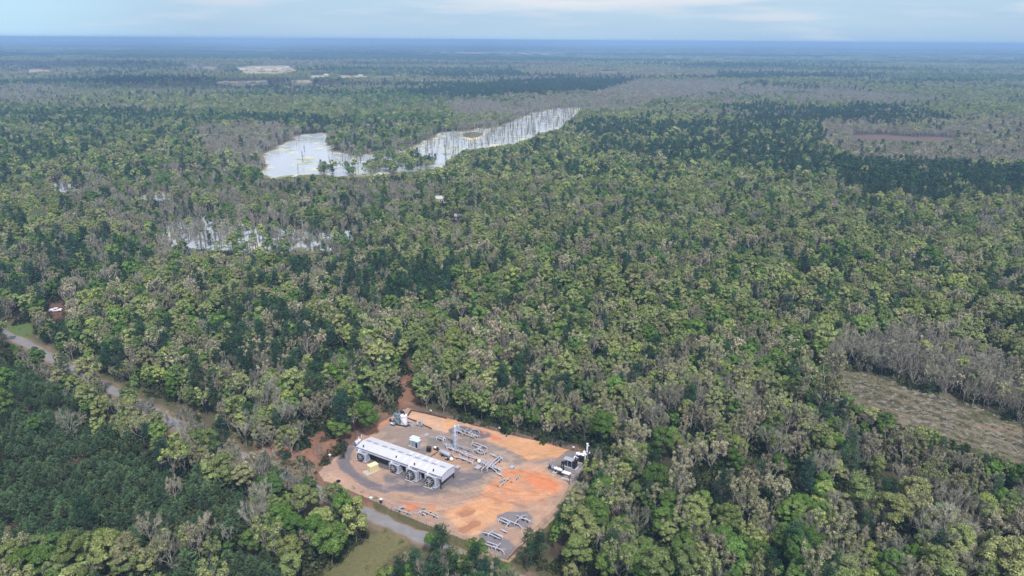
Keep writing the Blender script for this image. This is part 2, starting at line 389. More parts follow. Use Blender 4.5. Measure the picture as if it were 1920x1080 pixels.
def young_pine(seed, H, R, whorls=9, leaf=.3, lod=0):
    """plantation pine: whorls of upturned branches set with needle brushes"""
    rg = np.random.default_rng(seed); t = G3(); c = G3(); t.sticks(np.zeros((1, 3)), np.array([[0, 0, H]]), .13, .03)
    P0 = []; P1 = []
    for k in range(whorls):
        u = k / (whorls - 1); z = H * (.32 + .64 * u); L = R * (1 - u) ** .75 * rg.uniform(.85, 1.1) + .25; nb = 6 if u < .8 else 4; a0 = rg.uniform(0, 6.28)
        for j in range(nb):
            a = a0 + j * 6.283 / nb + rg.uniform(-.25, .25); l = L * rg.uniform(.7, 1.15); e = np.array([math.cos(a) * l, math.sin(a) * l, z + l * rg.uniform(.15, .5)])
            P0.append([0, 0, z]); P1.append(e)
    P0.append([0, 0, H * .9]); P1.append([rg.normal(0, .05), rg.normal(0, .05), H * 1.06])
    P0 = np.array(P0, float); P1 = np.array(P1, float); t.sticks(P0, P1, .035, .02)
    nn = 9 if lod == 0 else 4; sz = leaf if lod == 0 else leaf * 1.9
    for q in range(nn):
        f = rg.uniform(.3, 1.05, (len(P0), 1)); p = P0 + (P1 - P0) * f; d = unit(unit(P1 - P0) + rg.normal(0, .5, P0.shape) + [0, 0, .25])
        e = p + d * sz * rg.uniform(1.2, 2.2, (len(P0), 1)); side = unit(np.cross(d, rg.normal(size=d.shape))) * sz * .42
        V = np.stack([p - side * .5, p + side * .5, e + side * .35, e - side * .35], 1); c.put(V.reshape(-1, 3), np.arange(len(P0) * 4).reshape(-1, 4))
    return t, c

SPEC = {}
def reg(kind, near, mid, far): SPEC[kind] = (near, mid, far)
def mk(kind, gens, crown_mats, trunk_mat, lod):
    out = []
    for i, (t, c) in enumerate(gens):
        tm = t.mesh(kind + '_trunk', [trunk_mat]); cm = c.mesh(kind + '_crown', crown_mats); out.append((tm, cm))
    return out
def one(kind, gens, crown_mats, trunk_mat):
    """trunk and crown in one mesh, for the uncountable woods"""
    out = []
    for i, (t, c) in enumerate(gens):
        k = len(crown_mats); off = c.n
        for (m_, w), l in list(t.f.items()):
            c.f.setdefault((m_ + k, w), []).extend([f + off for f in l])
        c.v += t.v; c.n += t.n; out.append(c.mesh(kind, crown_mats + [trunk_mat]))
    return out
B = M
KINDS = ['green', 'yellow', 'tan', 'bare', 'pine', 'young']
def build_species():
    g0 = lambda f, n, s0: [f(s0 + i) for i in range(n)]
    H = lambda s, a, b: a + (b - a) * ((s * 7919) % 97) / 96.0
    lf = lambda s, lod: leafy(s, H(s, 9.5, 13.5), H(s * 3, 2.8, 4.0), H(s * 5, .16, .30), int(H(s * 2, 26, 40)), [.36, .54, 1.2][lod], [.95, .95, .8][lod], lod)
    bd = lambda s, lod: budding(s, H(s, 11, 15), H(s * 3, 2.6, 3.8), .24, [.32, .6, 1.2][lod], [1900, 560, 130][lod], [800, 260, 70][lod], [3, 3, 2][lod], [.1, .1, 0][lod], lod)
    yl = lambda s, lod: (leafy(s, H(s, 10, 14.5), H(s * 3, 2.8, 3.9), .24, int(H(s * 2, 24, 38)), [.36, .54, 1.2][lod], [.85, .9, .8][lod], lod) if s % 3 else budding(s, H(s, 11, 15), H(s * 3, 2.9, 3.9), .24, [.36, .65, 1.3][lod], [1700, 560, 130][lod], [700, 200, 50][lod], [3, 3, 2][lod], .3, lod))
    br = lambda s, lod: budding(s, H(s, 10.5, 14.5), H(s * 3, 2.4, 4.0), .22, .3, 0, [1900, 900, 260][lod], [3, 3, 2][lod], 0, lod)
    pn = lambda s, lod: pine(s, H(s, 13, 17), H(s * 3, 2.7, 3.6), .38 if s % 2 else .22, [.4, .8, 1.4][lod], int(H(s * 2, 24, 38)), [1.0, 1, .9][lod], lod)
    yp = lambda s, lod: young_pine(s, H(s, 5.8, 7.0), H(s * 3, 2.0, 2.5), 10 if lod == 0 else 8, .36, lod)
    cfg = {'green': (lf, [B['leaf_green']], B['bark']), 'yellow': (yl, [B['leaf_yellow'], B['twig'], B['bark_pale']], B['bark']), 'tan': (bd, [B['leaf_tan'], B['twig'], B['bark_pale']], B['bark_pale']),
           'bare': (br, [B['twig'], B['twig'], B['bark_pale']], B['bark_pale']), 'pine': (pn, [B['needle']], B['bark_dark']), 'young': (yp, [B['needle_young']], B['bark_dark'])}
    near, mid, far = {}, {}, {}
    for k, (fn, cm, tm) in cfg.items():
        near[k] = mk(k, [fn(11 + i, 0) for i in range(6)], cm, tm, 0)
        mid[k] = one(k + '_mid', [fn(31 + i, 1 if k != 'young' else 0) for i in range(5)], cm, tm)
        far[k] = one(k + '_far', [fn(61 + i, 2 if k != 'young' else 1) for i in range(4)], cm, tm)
    return near, mid, far
NEAR, MID, FAR = build_species()

# ------------------------------------------------------------------ layout of the place (outlines in image pixels)
PAD = [(596, 886), (612, 868), (634, 852), (668, 822), (700, 801), (735, 780), (764, 764), (808, 776), (860, 789), (937, 810), (1017, 829), (1075, 845), (1112, 852),
       (1100, 880), (1084, 905), (1066, 925), (1052, 950), (1034, 972), (1012, 992), (975, 1026), (951, 1050), (905, 1034), (880, 1016), (800, 985), (735, 957), (690, 935), (640, 914), (606, 902)]
PADVIS = [(596, 880), (640, 848), (700, 803), (735, 774), (748, 735), (775, 735), (772, 762), (808, 774), (937, 806), (1017, 825), (1075, 838), (1108, 842),
          (1104, 868), (1092, 888), (1074, 905), (1058, 930), (1042, 955), (1020, 975), (990, 1000), (962, 1040), (951, 1052), (915, 1036), (905, 1005), (860, 1012), (800, 985), (735, 957), (690, 935), (640, 905), (600, 895)]
ROADC = [(-60, 596), (0, 621), (70, 655), (105, 677), (175, 713), (212, 732), (250, 751), (287, 770), (350, 808), (400, 832), (470, 862), (560, 903), (640, 940), (715, 975), (790, 1008), (860, 1040), (930, 1068), (965, 1083), (1060, 1124), (1200, 1185)]
FIELD = [(520, 1130), (590, 1082), (640, 1040), (700, 1003), (718, 992), (772, 1018), (750, 1030), (715, 1065), (690, 1130)]
GRASSL = [(10, 606), (60, 607), (66, 622), (45, 640), (20, 628)]
CLEAR = [(1556, 690), (1580, 690), (1640, 706), (1720, 730), (1800, 758), (1930, 803), (1960, 900), (1920, 862), (1850, 842), (1800, 820), (1750, 800), (1700, 785), (1650, 762), (1605, 735), (1570, 712)]
REDL = [(572, 818), (600, 812), (640, 832), (620, 850), (596, 872), (580, 862)]
CUT = [(745, 770), (742, 745), (752, 715), (765, 680), (778, 665), (768, 715), (776, 745), (775, 768)]
TRUCKC = [(84, 570), (118, 566), (130, 592), (100, 598), (84, 586)]
POND_A = [(486, 295), (520, 276), (557, 256), (599, 248.5), (613, 252), (610, 266), (624, 282), (660, 291), (709, 287), (759, 280), (794, 266), (819, 252), (865, 245), (936, 238), (971, 224), (1007, 210), (1050, 203), (1091, 202), (1088, 210), (1049, 241),
          (1021, 248), (971, 270), (936, 275), (893, 280), (865, 284), (844, 302), (837, 314), (794, 318), (730, 328), (680, 331), (652, 330), (582, 327), (546, 331), (511, 336), (486, 325), (500, 310)]
LAKEMID = [(636, 286), (665, 293), (710, 293), (760, 286), (790, 300), (830, 306), (800, 322), (730, 334), (650, 334), (600, 332), (590, 322), (640, 316), (690, 312), (660, 304)]
SEAMS = [[(-100, 722), (60, 728), (150, 722), (215, 745), (215, 752), (150, 738), (60, 742), (-100, 736)], [(-100, 816), (60, 820), (150, 818), (240, 808), (330, 800), (335, 812), (240, 824), (150, 833), (60, 835), (-100, 832)]]
POND_B = [(290, 440), (318, 415), (350, 410), (400, 402), (440, 416), (480, 424), (540, 430), (600, 438), (655, 432), (662, 452), (630, 468), (560, 474), (480, 474), (400, 470), (350, 466), (300, 458)]
POND_C = [(262, 370), (290, 360), (326, 364), (332, 378), (300, 388), (268, 385)]
POND_D = [(95, 346), (120, 341), (156, 346), (154, 358), (120, 360), (98, 356)]
HOUSEC = [(822, 372), (836, 371), (838, 384), (826, 384)]
HOUSED = [(824, 403), (842, 404), (868, 409), (866, 415), (840, 410)]
FIELDS = [[(55, 130), (95, 129), (100, 135), (52, 137)], [(700, 142), (740, 142), (738, 145), (704, 145)], [(348, 126), (412, 125), (402, 132), (350, 131)],
          [(440, 127), (475, 123), (540, 123), (560, 135), (525, 140), (462, 140)], [(408, 153), (502, 151), (504, 160), (450, 164), (400, 158)], [(580, 142), (622, 140), (616, 146), (585, 148)],
          [(545, 151), (580, 150), (590, 156), (560, 163), (545, 160)], [(1295, 206), (1300, 206), (1303, 221), (1298, 221)], [(635, 141), (690, 142), (690, 147), (640, 148)],
          [(1580, 253), (1660, 252), (1700, 256), (1780, 257), (1810, 263), (1760, 267), (1690, 265), (1620, 263)], [(1300, 98), (1470, 96), (1480, 98.5), (1310, 100)], [(1560, 97), (1750, 99), (1740, 101), (1570, 100)], [(460, 98.5), (900, 98), (1080, 101), (1060, 104), (700, 101)], [(1560, 117), (1700, 114), (1780, 116), (1700, 118)], [(1090, 135), (1150, 134), (1190, 136), (1130, 137)]]
FOREST_OPEN = [POND_A, POND_B, POND_C, POND_D, CLEAR, FIELD, GRASSL, REDL, CUT, TRUCKC, HOUSEC, HOUSED] + FIELDS
def road_world():
    P = [W(*p) for p in ROADC]; out = []
    for i in range(len(P) - 1):
        p0, p1, p2, p3 = P[max(i - 1, 0)], P[i], P[i + 1], P[min(i + 2, len(P) - 1)]
        for k in range(8):
            t = k / 8; out.append(.5 * ((2 * p1) + (-p0 + p2) * t + (2 * p0 - 5 * p1 + 4 * p2 - p3) * t * t + (-p0 + 3 * p1 - 3 * p2 + p3) * t ** 3))
    out.append(P[-1]); return out
ROAD = road_world(); ROADXY = np.array([(p.x, p.y) for p in ROAD])
def road_dist(x, y):
    r = np.full(x.shape, 1e9)
    for i in range(len(ROADXY) - 1):
        a, b = ROADXY[i], ROADXY[i + 1]; d = b - a; L = d @ d + 1e-9
        t = np.clip(((x - a[0]) * d[0] + (y - a[1]) * d[1]) / L, 0, 1); r = np.minimum(r, np.hypot(x - a[0] - t * d[0], y - a[1] - t * d[1]))
    return r

# forest composition by stand: (outline, weights green,yellow,tan,bare,pine,young, spacing factor, height factor)
ST = [([(960, 131), (1085, 128), (1200, 126), (1345, 132), (1345, 144), (1200, 145), (1090, 143), (980, 140)], (0, .1, .88, .02, 0, 0), 1, .8),  # far strip: tan crowns stand in for treetops in sunlight
      ([(1530, 116), (1700, 108), (1960, 114), (1960, 132), (1700, 130)], (0, .1, .85, .05, 0, 0), 1, .7),  # right far strip: sunlight likewise put into the tan crown colour
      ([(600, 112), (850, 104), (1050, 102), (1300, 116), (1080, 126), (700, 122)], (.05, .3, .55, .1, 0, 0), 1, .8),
      ([(-300, 640), (0, 652), (60, 682), (150, 742), (262, 808), (330, 862), (405, 872), (470, 905), (490, 935), (430, 962), (300, 966), (180, 985), (60, 1002), (-300, 1010)], (.008, .012, .005, .012, .003, .96), .47, .62),
      ([(60, 1120), (120, 1062), (300, 1024), (440, 1004), (560, 1022), (640, 1068), (700, 1120), (700, 1400), (-100, 1400)], (.004, .014, .0, .0, .002, .98), .45, .62),
      ([(690, 1400), (700, 1090), (740, 1040), (800, 1012), (860, 1034), (905, 1080), (930, 1110), (940, 1400)], (.15, .05, 0, .1, .7, .0), .75, .7),
      ([(-300, 1000), (60, 985), (300, 960), (470, 915), (560, 880), (620, 880), (660, 930), (660, 1010), (560, 1010), (440, 990), (100, 1080), (-300, 1200)], (.24, .44, .12, .18, .02, 0), 1, .8),
      ([(1558, 625), (1700, 600), (1930, 655), (1930, 800), (1750, 745), (1556, 690)], (.0, .07, .06, .87, 0, 0), .72, .8),
      ([(70, 330), (430, 290), (480, 335), (850, 335), (800, 390), (700, 400), (690, 440), (640, 480), (280, 480), (200, 400)], (.18, .20, .08, .44, .10, 0), 1, .72),
      ([(360, 236), (480, 222), (600, 246), (480, 312), (400, 310)], (.0, .04, .1, .84, .02, 0), .95, .55),
      ([(600, 250), (690, 215), (840, 212), (870, 240), (780, 268), (690, 292), (630, 286)], (.22, .08, .04, .6, .06, 0), 1, .7),
      ([(840, 186), (960, 188), (1090, 180), (1200, 148), (1440, 150), (1300, 178), (1160, 205), (1090, 205), (960, 222), (860, 240)], (.0, .06, .16, .78, 0, 0), .95, .6),
      ([(1540, 222), (1930, 226), (1930, 305), (1760, 300), (1600, 300), (1540, 260)], (.0, .03, .2, .74, .03, 0), 1, .45),
      ([(1090, 225), (1250, 205), (1560, 240), (1565, 330), (1300, 300), (1120, 282)], (.08, .32, .08, .05, .47, 0), .95, 1),
      ([(1550, 300), (1700, 296), (1930, 318), (1930, 352), (1760, 372), (1600, 350)], (.02, .04, 0, .02, .92, 0), .85, .95),
      ([(370, 580), (470, 555), (560, 565), (630, 620), (600, 690), (430, 690)], (.08, .1, .12, .15, .55, 0), 1, 1),
      ([(540, 480), (850, 485), (850, 545), (700, 560), (560, 520)], (.08, .1, .12, .1, .6, 0), 1, 1),
      ([(-50, 425), (250, 440), (300, 500), (120, 560), (-50, 590)], (.15, .1, .07, .2, .48, 0), 1, 1),
      ([(760, 172), (1000, 150), (1440, 143), (1430, 158), (1000, 176), (780, 188)], (.02, .05, 0, .08, .85, 0), .9, .9),
      ([(850, 210), (1100, 205), (1130, 300), (1560, 330), (1930, 370), (1930, 430), (1000, 440), (850, 380), (840, 320)], (.16, .58, .1, .06, .1, 0), 1, 1),
      ([(-50, 180), (600, 180), (620, 235), (360, 240), (-50, 330)], (.26, .26, .08, .16, .24, 0), 1, .85),
      ([(950, 700), (2000, 760), (2000, 1300), (950, 1300)], (.24, .40, .18, .09, .09, 0), 1, 1),
      ([(-50, 600), (560, 760), (560, 900), (380, 840), (-50, 640)], (.2, .28, .18, .22, .12, 0), 1, .85),
      ]
DEF_NEAR = (.16, .52, .18, .04, .10, 0)
DEF_FAR = (.18, .26, .20, .22, .14, 0)
def make_points():
    P = []
    def grid(y0, y1, sp, xf=.80):
        ys = np.arange(y0, y1, sp * .87)
        for i, yy in enumerate(ys):
            hw = yy * xf + 25; xs = np.arange(-hw, hw, sp) + (i % 2) * sp / 2
            jx, jy = RG.uniform(-.36, .36, (2, len(xs))) * sp; P.append(np.stack([xs + jx, yy + jy, np.full(len(xs), sp), jx, jy], 1))
    grid(70, 560, 3.1); grid(560, 1200, 5.2); grid(1200, 2300, 7.0); grid(2300, 4200, 11.5)
    P = np.concatenate(P); x, y, sp, jx, jy = P.T
    px, py = PX(x, y, 9.0 + 0 * x)
    n = len(x); wts = np.tile(np.array(DEF_NEAR), (n, 1)); wts[y > 1000] = DEF_FAR; dens = np.ones(n); hf = np.ones(n); done = np.zeros(n, bool)
    wx = (fbm(x / 30, y / 30, 3) - .5) * 30 * np.clip(300 / y, .15, 1); wy = (fbm(x / 30, y / 30, 9) - .5) * 20 * np.clip(250 / y, .1, 1)
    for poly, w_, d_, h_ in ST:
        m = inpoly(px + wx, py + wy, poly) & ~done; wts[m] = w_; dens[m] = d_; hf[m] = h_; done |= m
    # patches of one kind within the mixed woods
    mixed = wts[:, 5] < .5; k = np.where(y < 900, 1.0, 2.5)
    for j in range(5):
        nz_ = fbm(x / (32 * k) + 50 * j, y / (26 * k), 40 + j, 3); wts[:, j] *= np.where(mixed, np.exp((nz_ - .5) * 4.5), 1)
        nl = fbm(x / 520 + 31 * j, y / 330, 140 + j, 3); wts[:, j] *= np.where(mixed & (y > 1100), np.exp((nl - .5) * 18), 1)
    wts /= wts.sum(1, keepdims=True); cum = np.cumsum(wts, 1); u = RG.random(n); kind = (u[:, None] > cum).sum(1).clip(0, 5)
    x = np.where(kind == 5, x - .6 * jx, x); y = np.where(kind == 5, y - .6 * jy, y)
    TKk = kind; uu = RG.random(n)
    # thinning: close spacing only in the plantations
    close = sp < 4; young = wts[:, 5] > .5
    target = 4.4 * np.where(y < 400, 1.0, 1.06); keep = np.where(close & ~young, RG.random(n) < (3.1 / (target * dens)) ** 2 * 1.02, np.where(young, RG.random(n) < .86, RG.random(n) < 1 / dens ** 2 * 1.0))
    # keep young pines only inside plantations
    h = np.array([12, 12.7, 13.2, 13, 15.5, 6.6])[kind]
    sc = (.54 + .46 * RG.random(n) ** 1.2) + .28 * (RG.random(n) < .07) * np.where(kind == 5, 1.0, hf) * np.where(kind == 5, RG.uniform(.85, 1.15, n), 1.0)
    # low glade along the pipeline cut and near the roadside
    rd = road_dist(x, y); up = y > np.interp(x, ROADXY[:, 0], ROADXY[:, 1]); sc *= np.where((rd < 12) & (kind != 5) & up, .62 + .38 * rd / 12, 1)
    pxx = px; keep &= rd > np.where((pxx > 380) & (pxx < 700) & ~up, 3.3, np.where(RG.random(n) < .5, 4.6, 3.5))
    R_ = np.array([3.2, 3.2, 3.1, 3.1, 3.0, 2.4])[kind] * sc
    # nothing stands inside the open ground, nor where its crown would cover it in the image
    def test(polys, sc, rs):
        bad = np.zeros(n, bool)
        for fz in (0, .45, .75, 1.0):
            for fx in (-.6, 0, .6):
                qx, qy = PX(x + fx * rs * (1 if fz < 1 else .4), y, h * sc * fz)
                for p in polys:
                    bad |= inpoly(qx + (wv1 if p in RAG else 0), qy + (wv2 if p in RAG else 0), p)
        return bad
    RAG = (POND_A, POND_B, POND_C, POND_D, CLEAR, HOUSEC, HOUSED); wv1 = (fbm(x / 16, y / 26, 201, 5) - .5) * 30; wv2 = (fbm(x / 16, y / 30, 206, 5) - .5) * 12
    rs_ = [(303, 0, 340, 0), (82, 0, 108, 0), (0, 0, 42, 0), (190, 0, 226, 0), (126, 0, 152, 0)]
    fac = np.zeros(n); RP = np.array(ROADC, float)
    for f_ in (1.0, .7, .45):
        s2 = sc * f_; bad = test([PADVIS, CLEAR, REDL, CUT, GRASSL, TRUCKC, FIELD, HOUSEC, HOUSED], s2, R_ * f_)
        q0x, q0y = PX(x, y, 0 * x); mid_ = inpoly(q0x + wv1 * .3, q0y + wv2 * .3, LAKEMID) & (fbm(x / 12, y / 22, 351, 3) > .47) & (s2 < .8); bad |= test([POND_A], s2, R_ * f_) & ~mid_
        sw = test([POND_B, POND_C, POND_D], s2, R_ * f_); bad |= sw & ~((uu < np.where(fbm(x / 14, y / 9, 333, 3) > .52, .45, .08)) & (TKk != 5))
        fb_ = np.zeros(n, bool)
        for fz in (0, .5, .85):
            qx, qy = PX(x, y, h * s2 * fz)
            for p in FIELDS: fb_ |= inpoly(qx, qy, p)
        bad |= fb_
        for fz in (.3, .6, .9, 1.0):
            qx, qy = PX(x, y, h * s2 * fz); yc = np.interp(qx, RP[:, 0], RP[:, 1])
            for (x0, y0, x1, y1) in rs_: bad |= (qx > x0) & (qx < x1) & (np.abs(qy - yc) < 6)
            bad |= (qx > 700) & (qx < 805) & (qy > 935) & (np.abs(qy - yc) < 17)
            bad |= (qx > 720) & (qx < 795) & (qy > yc - 50) & (qy < yc - 8)
        fac = np.where((fac == 0) & ~bad, f_, fac)
    keep &= fac > 0; keep &= (fac == 1) | (kind != 5); sc = sc * np.where(fac > 0, fac, 1)
    for p in SEAMS: keep &= ~(inpoly(px, py, p) & (kind == 5))
    # clumps and gaps: thin out along the dark drains between the spurs of the right hand woods
    g = fbm(x / 60, y / 22, 77, 3); keep &= ~((g < .30) & (y < 900) & (RG.random(n) < .6))
    return x[keep], y[keep], kind[keep], sc[keep], h[keep]
TX, TY, TK, TS, TH = make_points()
print('trees', len(TX), 'by kind', np.bincount(TK))

def hidden_protos(name, meshes, mats_override=None):
    col = bpy.data.collections.new(name)
    for i, me in enumerate(meshes):
        o = bpy.data.objects.new('%s_%02d' % (name, i), me); col.objects.link(o)
    return col
def scatter(name, meshes, x, y, z, idx, sc, rot, label, cat, tilt=None):
    """one 'stuff' object: points carrying a pick, a size and a heading, with a plant set on each by geometry nodes"""
    me = bpy.data.meshes.new(name); n = len(x); me.vertices.add(n)
    me.vertices.foreach_set('co', np.stack([x, y, np.broadcast_to(z, (n,))], 1).astype(np.float32).ravel())
    for nm, ty, d in (('pick', 'INT', idx.astype(np.int32)), ('size', 'FLOAT', sc.astype(np.float32)), ('head', 'FLOAT', rot.astype(np.float32)), ('tip', 'FLOAT', (np.zeros(n) if tilt is None else tilt).astype(np.float32))):
        a = me.attributes.new(nm, ty, 'POINT'); a.data.foreach_set('value', d)
    o = bpy.data.objects.new(name, me); C.objects.link(o); tag(o, label, cat, kind='stuff')
    col = hidden_protos(name + '_source', meshes)
    ng = bpy.data.node_groups.new(name + '_nodes', 'GeometryNodeTree')
    ng.interface.new_socket('Geometry', in_out='INPUT', socket_type='NodeSocketGeometry'); ng.interface.new_socket('Geometry', in_out='OUTPUT', socket_type='NodeSocketGeometry')
    gi, go = nd(ng, 'NodeGroupInput'), nd(ng, 'NodeGroupOutput'); L = ng.links
    ci = nd(ng, 'GeometryNodeCollectionInfo'); ci.inputs['Collection'].default_value = col; ci.inputs['Separate Children'].default_value = True; ci.inputs['Reset Children'].default_value = True
    ip = nd(ng, 'GeometryNodeInstanceOnPoints'); ip.inputs['Pick Instance'].default_value = True
    def attr(nm, ty):
        a = nd(ng, 'GeometryNodeInputNamedAttribute', data_type=ty); a.inputs['Name'].default_value = nm; return a.outputs['Attribute']
    cx = nd(ng, 'ShaderNodeCombineXYZ'); L.new(attr('head', 'FLOAT'), cx.inputs['Z']); L.new(attr('tip', 'FLOAT'), cx.inputs['X'])
    L.new(gi.outputs[0], ip.inputs['Points']); L.new(ci.outputs[0], ip.inputs['Instance']); L.new(attr('pick', 'INT'), ip.inputs['Instance Index'])
    L.new(cx.outputs[0], ip.inputs['Rotation']); L.new(attr('size', 'FLOAT'), ip.inputs['Scale']); L.new(ip.outputs[0], go.inputs[0])
    md = o.modifiers.new('scatter', 'NODES'); md.node_group = ng
    return o

# ------------------------------------------------------------------ ground
_d = (W(1925, 825) - W(1575, 705)).normalized(); SLX, SLY = _d.x, _d.y
def ground_mesh():
    rows = [4.0]
    while rows[-1] < 60000:
        r = rows[-1]; rows.append(r * (1.25 if r < 90 else 1.0075 if r < 480 else 1.014 if r < 3500 else 1.05))
    rows = np.array(rows); rows[-1] = 60000
    a = np.concatenate([np.arange(-42, 42.01, .22), np.arange(46, 318, 4.0)]); a = np.radians(a); nc = len(a); nr = len(rows)
    rr, aa = np.meshgrid(rows, a, indexing='ij'); x = rr * np.sin(aa); y = rr * np.cos(aa); z = np.zeros_like(x)
    V = np.stack([x, y, z], -1).reshape(-1, 3); V = np.concatenate([V, [[0, 0, 0]]])
    i, j = np.meshgrid(np.arange(nr - 1), np.arange(nc), indexing='ij'); j2 = (j + 1) % nc
    q = np.stack([i * nc + j, (i + 1) * nc + j, (i + 1) * nc + j2, i * nc + j2], -1).reshape(-1, 4)[:, ::-1]
    jj = np.arange(nc); tri = np.stack([np.full(nc, nr * nc), (jj + 1) % nc, jj], 1)
    me = np_mesh('ground', V, [q, tri]); return me, V
def lerp(a, b, t): return a * (1 - t[:, None]) + b * t[:, None]
def cl(r, g, b): return np.array(lin(r, g, b)[:3])
def ground_color(V):
    x, y = V[:, 0], V[:, 1]; px, py = PX(x, y, 0 * x); front = y > 5
    n1 = fbm(x / 4, y / 4, 1, 4); n2 = fbm(x / 30, y / 30, 2, 4); n3 = fbm(x / 700, y / 450, 5, 5); n4 = fbm(x / 1600, y / 900, 6, 5)
    c = lerp(cl(52, 43, 39), cl(76, 64, 54), np.clip(n1 * 1.3 - .2, 0, 1)); c = lerp(c, cl(66, 72, 46), np.clip((n2 - .5) * 3, 0, 1))
    # the far country: woods, cut-over land and pale fields
    far = np.clip((y - 3300) / 900, 0, 1)
    fc = lerp(cl(62, 74, 60), cl(112, 106, 96), np.clip((n3 - .42) * 5, 0, 1)); fc = lerp(fc, cl(46, 62, 50), np.clip((n4 - .5) * 7, 0, 1))
    fc = lerp(fc, cl(172, 156, 126), np.clip((fbm(x / 900, y / 300, 8, 4) - .66) * 12, 0, 1) * .9); c = lerp(c, fc, far)
    w1 = (n1 - .5) * 7; w2 = (n2 - .5) * 8
    def put(poly, col, r=2, k=1.0, warp=1):
        nonlocal c
        m = front & (np.abs(px) < 4000); xs = [p[0] for p in poly]; ys = [p[1] for p in poly]
        m &= (px > min(xs) - 20) & (px < max(xs) + 20) & (py > min(ys) - 14) & (py < max(ys) + 14)
        ii = np.where(m)[0]
        if not len(ii): return
        t = soft(px[ii], py[ii], poly, r, 9, w1[ii] * warp, w2[ii] * warp * .5) * k; c[ii] = lerp(c[ii], np.broadcast_to(col, (len(ii), 3)) if col.ndim == 1 else col[ii], t)
    grass = lerp(cl(96, 98, 62), cl(122, 114, 82), n1); grass2 = lerp(cl(82, 86, 56), cl(112, 104, 74), np.clip(n2 * 1.6 - .3, 0, 1))
    red = lerp(cl(108, 78, 66), cl(140, 104, 86), np.clip(n1 * 1.6 - .3, 0, 1))
    # verge of rough grass along the road
    rd = road_dist(np.where(y < 600, x, 1e5), y); t = np.clip((13 - rd + (n1 - .5) * 8) / 3, 0, 1); c = lerp(c, lerp(cl(66, 70, 48), cl(94, 86, 66), n1), t * .85)
    t = np.clip((4.2 - rd + (n1 - .5) * 3) / 1.2, 0, 1); c = lerp(c, cl(108, 94, 80) * (0.8 + .4 * n1[:, None]), t)
    put([(530, 810), (640, 790), (780, 700), (800, 770), (1160, 850), (1110, 930), (960, 1070), (560, 900)], red * .85, 6, .75)
    for p in (REDL, CUT, [(440, 760), (530, 770), (600, 820), (560, 880), (480, 850)], [(255, 655), (300, 655), (300, 675), (258, 672)], [(330, 700), (420, 720), (420, 745), (330, 730)]): put(p, red, 4, .9)
    put(TRUCKC, red * .6, 2, .95); put(GRASSL, cl(82, 98, 56), 2)
    put(FIELD, grass2, 3, .95); put([(700, 935), (960, 1046), (1010, 1000), (1090, 900), (1120, 905), (1030, 1030), (985, 1075), (940, 1062), (700, 955)], cl(76, 76, 52) * (0.75 + .5 * n1[:, None]), 3, .9)
    # logged clearing: slash rows, sparse grass, bare tracks
    streak = fbm((x * SLX + y * SLY) / 30, (y * SLX - x * SLY) / 1.9, 21, 4)
    cc_ = lerp(cl(86, 82, 62), cl(150, 138, 118), np.clip((streak - .42) * 5, 0, 1)); cc_ = lerp(cc_, cl(98, 104, 66), np.clip((n2 - .48) * 5, 0, 1) * .8); cc_ = cc_ * .5; cc_ = lerp(cc_, cl(60, 56, 52), np.clip((.42 - streak) * 8, 0, 1))
    put([(1545, 680), (1600, 682), (1720, 716), (1930, 785), (1990, 900), (1900, 900), (1700, 820), (1540, 720)], cc_, 3, 1)
    put([(1800, 790), (1930, 805), (1930, 818), (1840, 806)], cl(124, 106, 90), 2, .7); put([(1660, 722), (1720, 734), (1722, 739), (1670, 730)], cl(130, 122, 102), 1, .7)
    put(HOUSEC, cl(150, 138, 120), 1, .8); put(HOUSED, cl(180, 172, 160), 1, .8, .3); put([(726, 384), (742, 382), (742, 392), (728, 392)], cl(128, 146, 100), 1, .9, .2)
    # swamp banks
    for p in (POND_A, POND_B, POND_C, POND_D): put(p, cl(150, 142, 112), 5, .9)
    for k, p in enumerate(FIELDS): put(p, cl(112, 118, 82) if k == 1 else cl(160, 148, 114) if k != 9 else cl(96, 82, 78), 1.2, .95, .4)
    return c
def add_color(me, c, name='tone'):
    a = me.color_attributes.new(name, 'FLOAT_COLOR', 'POINT'); a.data.foreach_set('color', np.concatenate([c, np.ones((len(c), 1))], 1).astype(np.float32).ravel())
def tone_mat(name, nscale=1.2, amp=.25, rough=.95, bump=.3):
    m = bpy.data.materials.new(name); m.use_nodes = True; t = m.node_tree; b = t.nodes['Principled BSDF']; b.inputs['Roughness'].default_value = rough; b.inputs['Specular IOR Level'].default_value = .15
    a = nd(t, 'ShaderNodeVertexColor', layer_name='tone'); c = nd(t, 'ShaderNodeTexCoord')
    n = nd(t, 'ShaderNodeTexNoise'); n.inputs['Scale'].default_value = nscale; n.inputs['Detail'].default_value = 6; n.inputs['Roughness'].default_value = .65; t.links.new(c.outputs['Object'], n.inputs['Vector'])
    r = nd(t, 'ShaderNodeMapRange'); r.inputs['From Min'].default_value = .3; r.inputs['From Max'].default_value = .7; r.inputs['To Min'].default_value = 1 - amp; r.inputs['To Max'].default_value = 1 + amp; t.links.new(n.outputs['Fac'], r.inputs['Value'])
    v = nd(t, 'ShaderNodeMixRGB', blend_type='MULTIPLY'); v.inputs['Fac'].default_value = 1; t.links.new(a.outputs['Color'], v.inputs['Color1']); t.links.new(r.outputs[0], v.inputs['Color2']); t.links.new(v.outputs[0], b.inputs['Base Color'])
    bp = nd(t, 'ShaderNodeBump'); bp.inputs['Strength'].default_value = bump; bp.inputs['Distance'].default_value = .2; t.links.new(n.outputs['Fac'], bp.inputs['Height']); t.links.new(bp.outputs[0], b.inputs['Normal'])
    return m
me, V = ground_mesh(); add_color(me, ground_color(V)); me.materials.append(tone_mat('forest_floor_and_fields'))
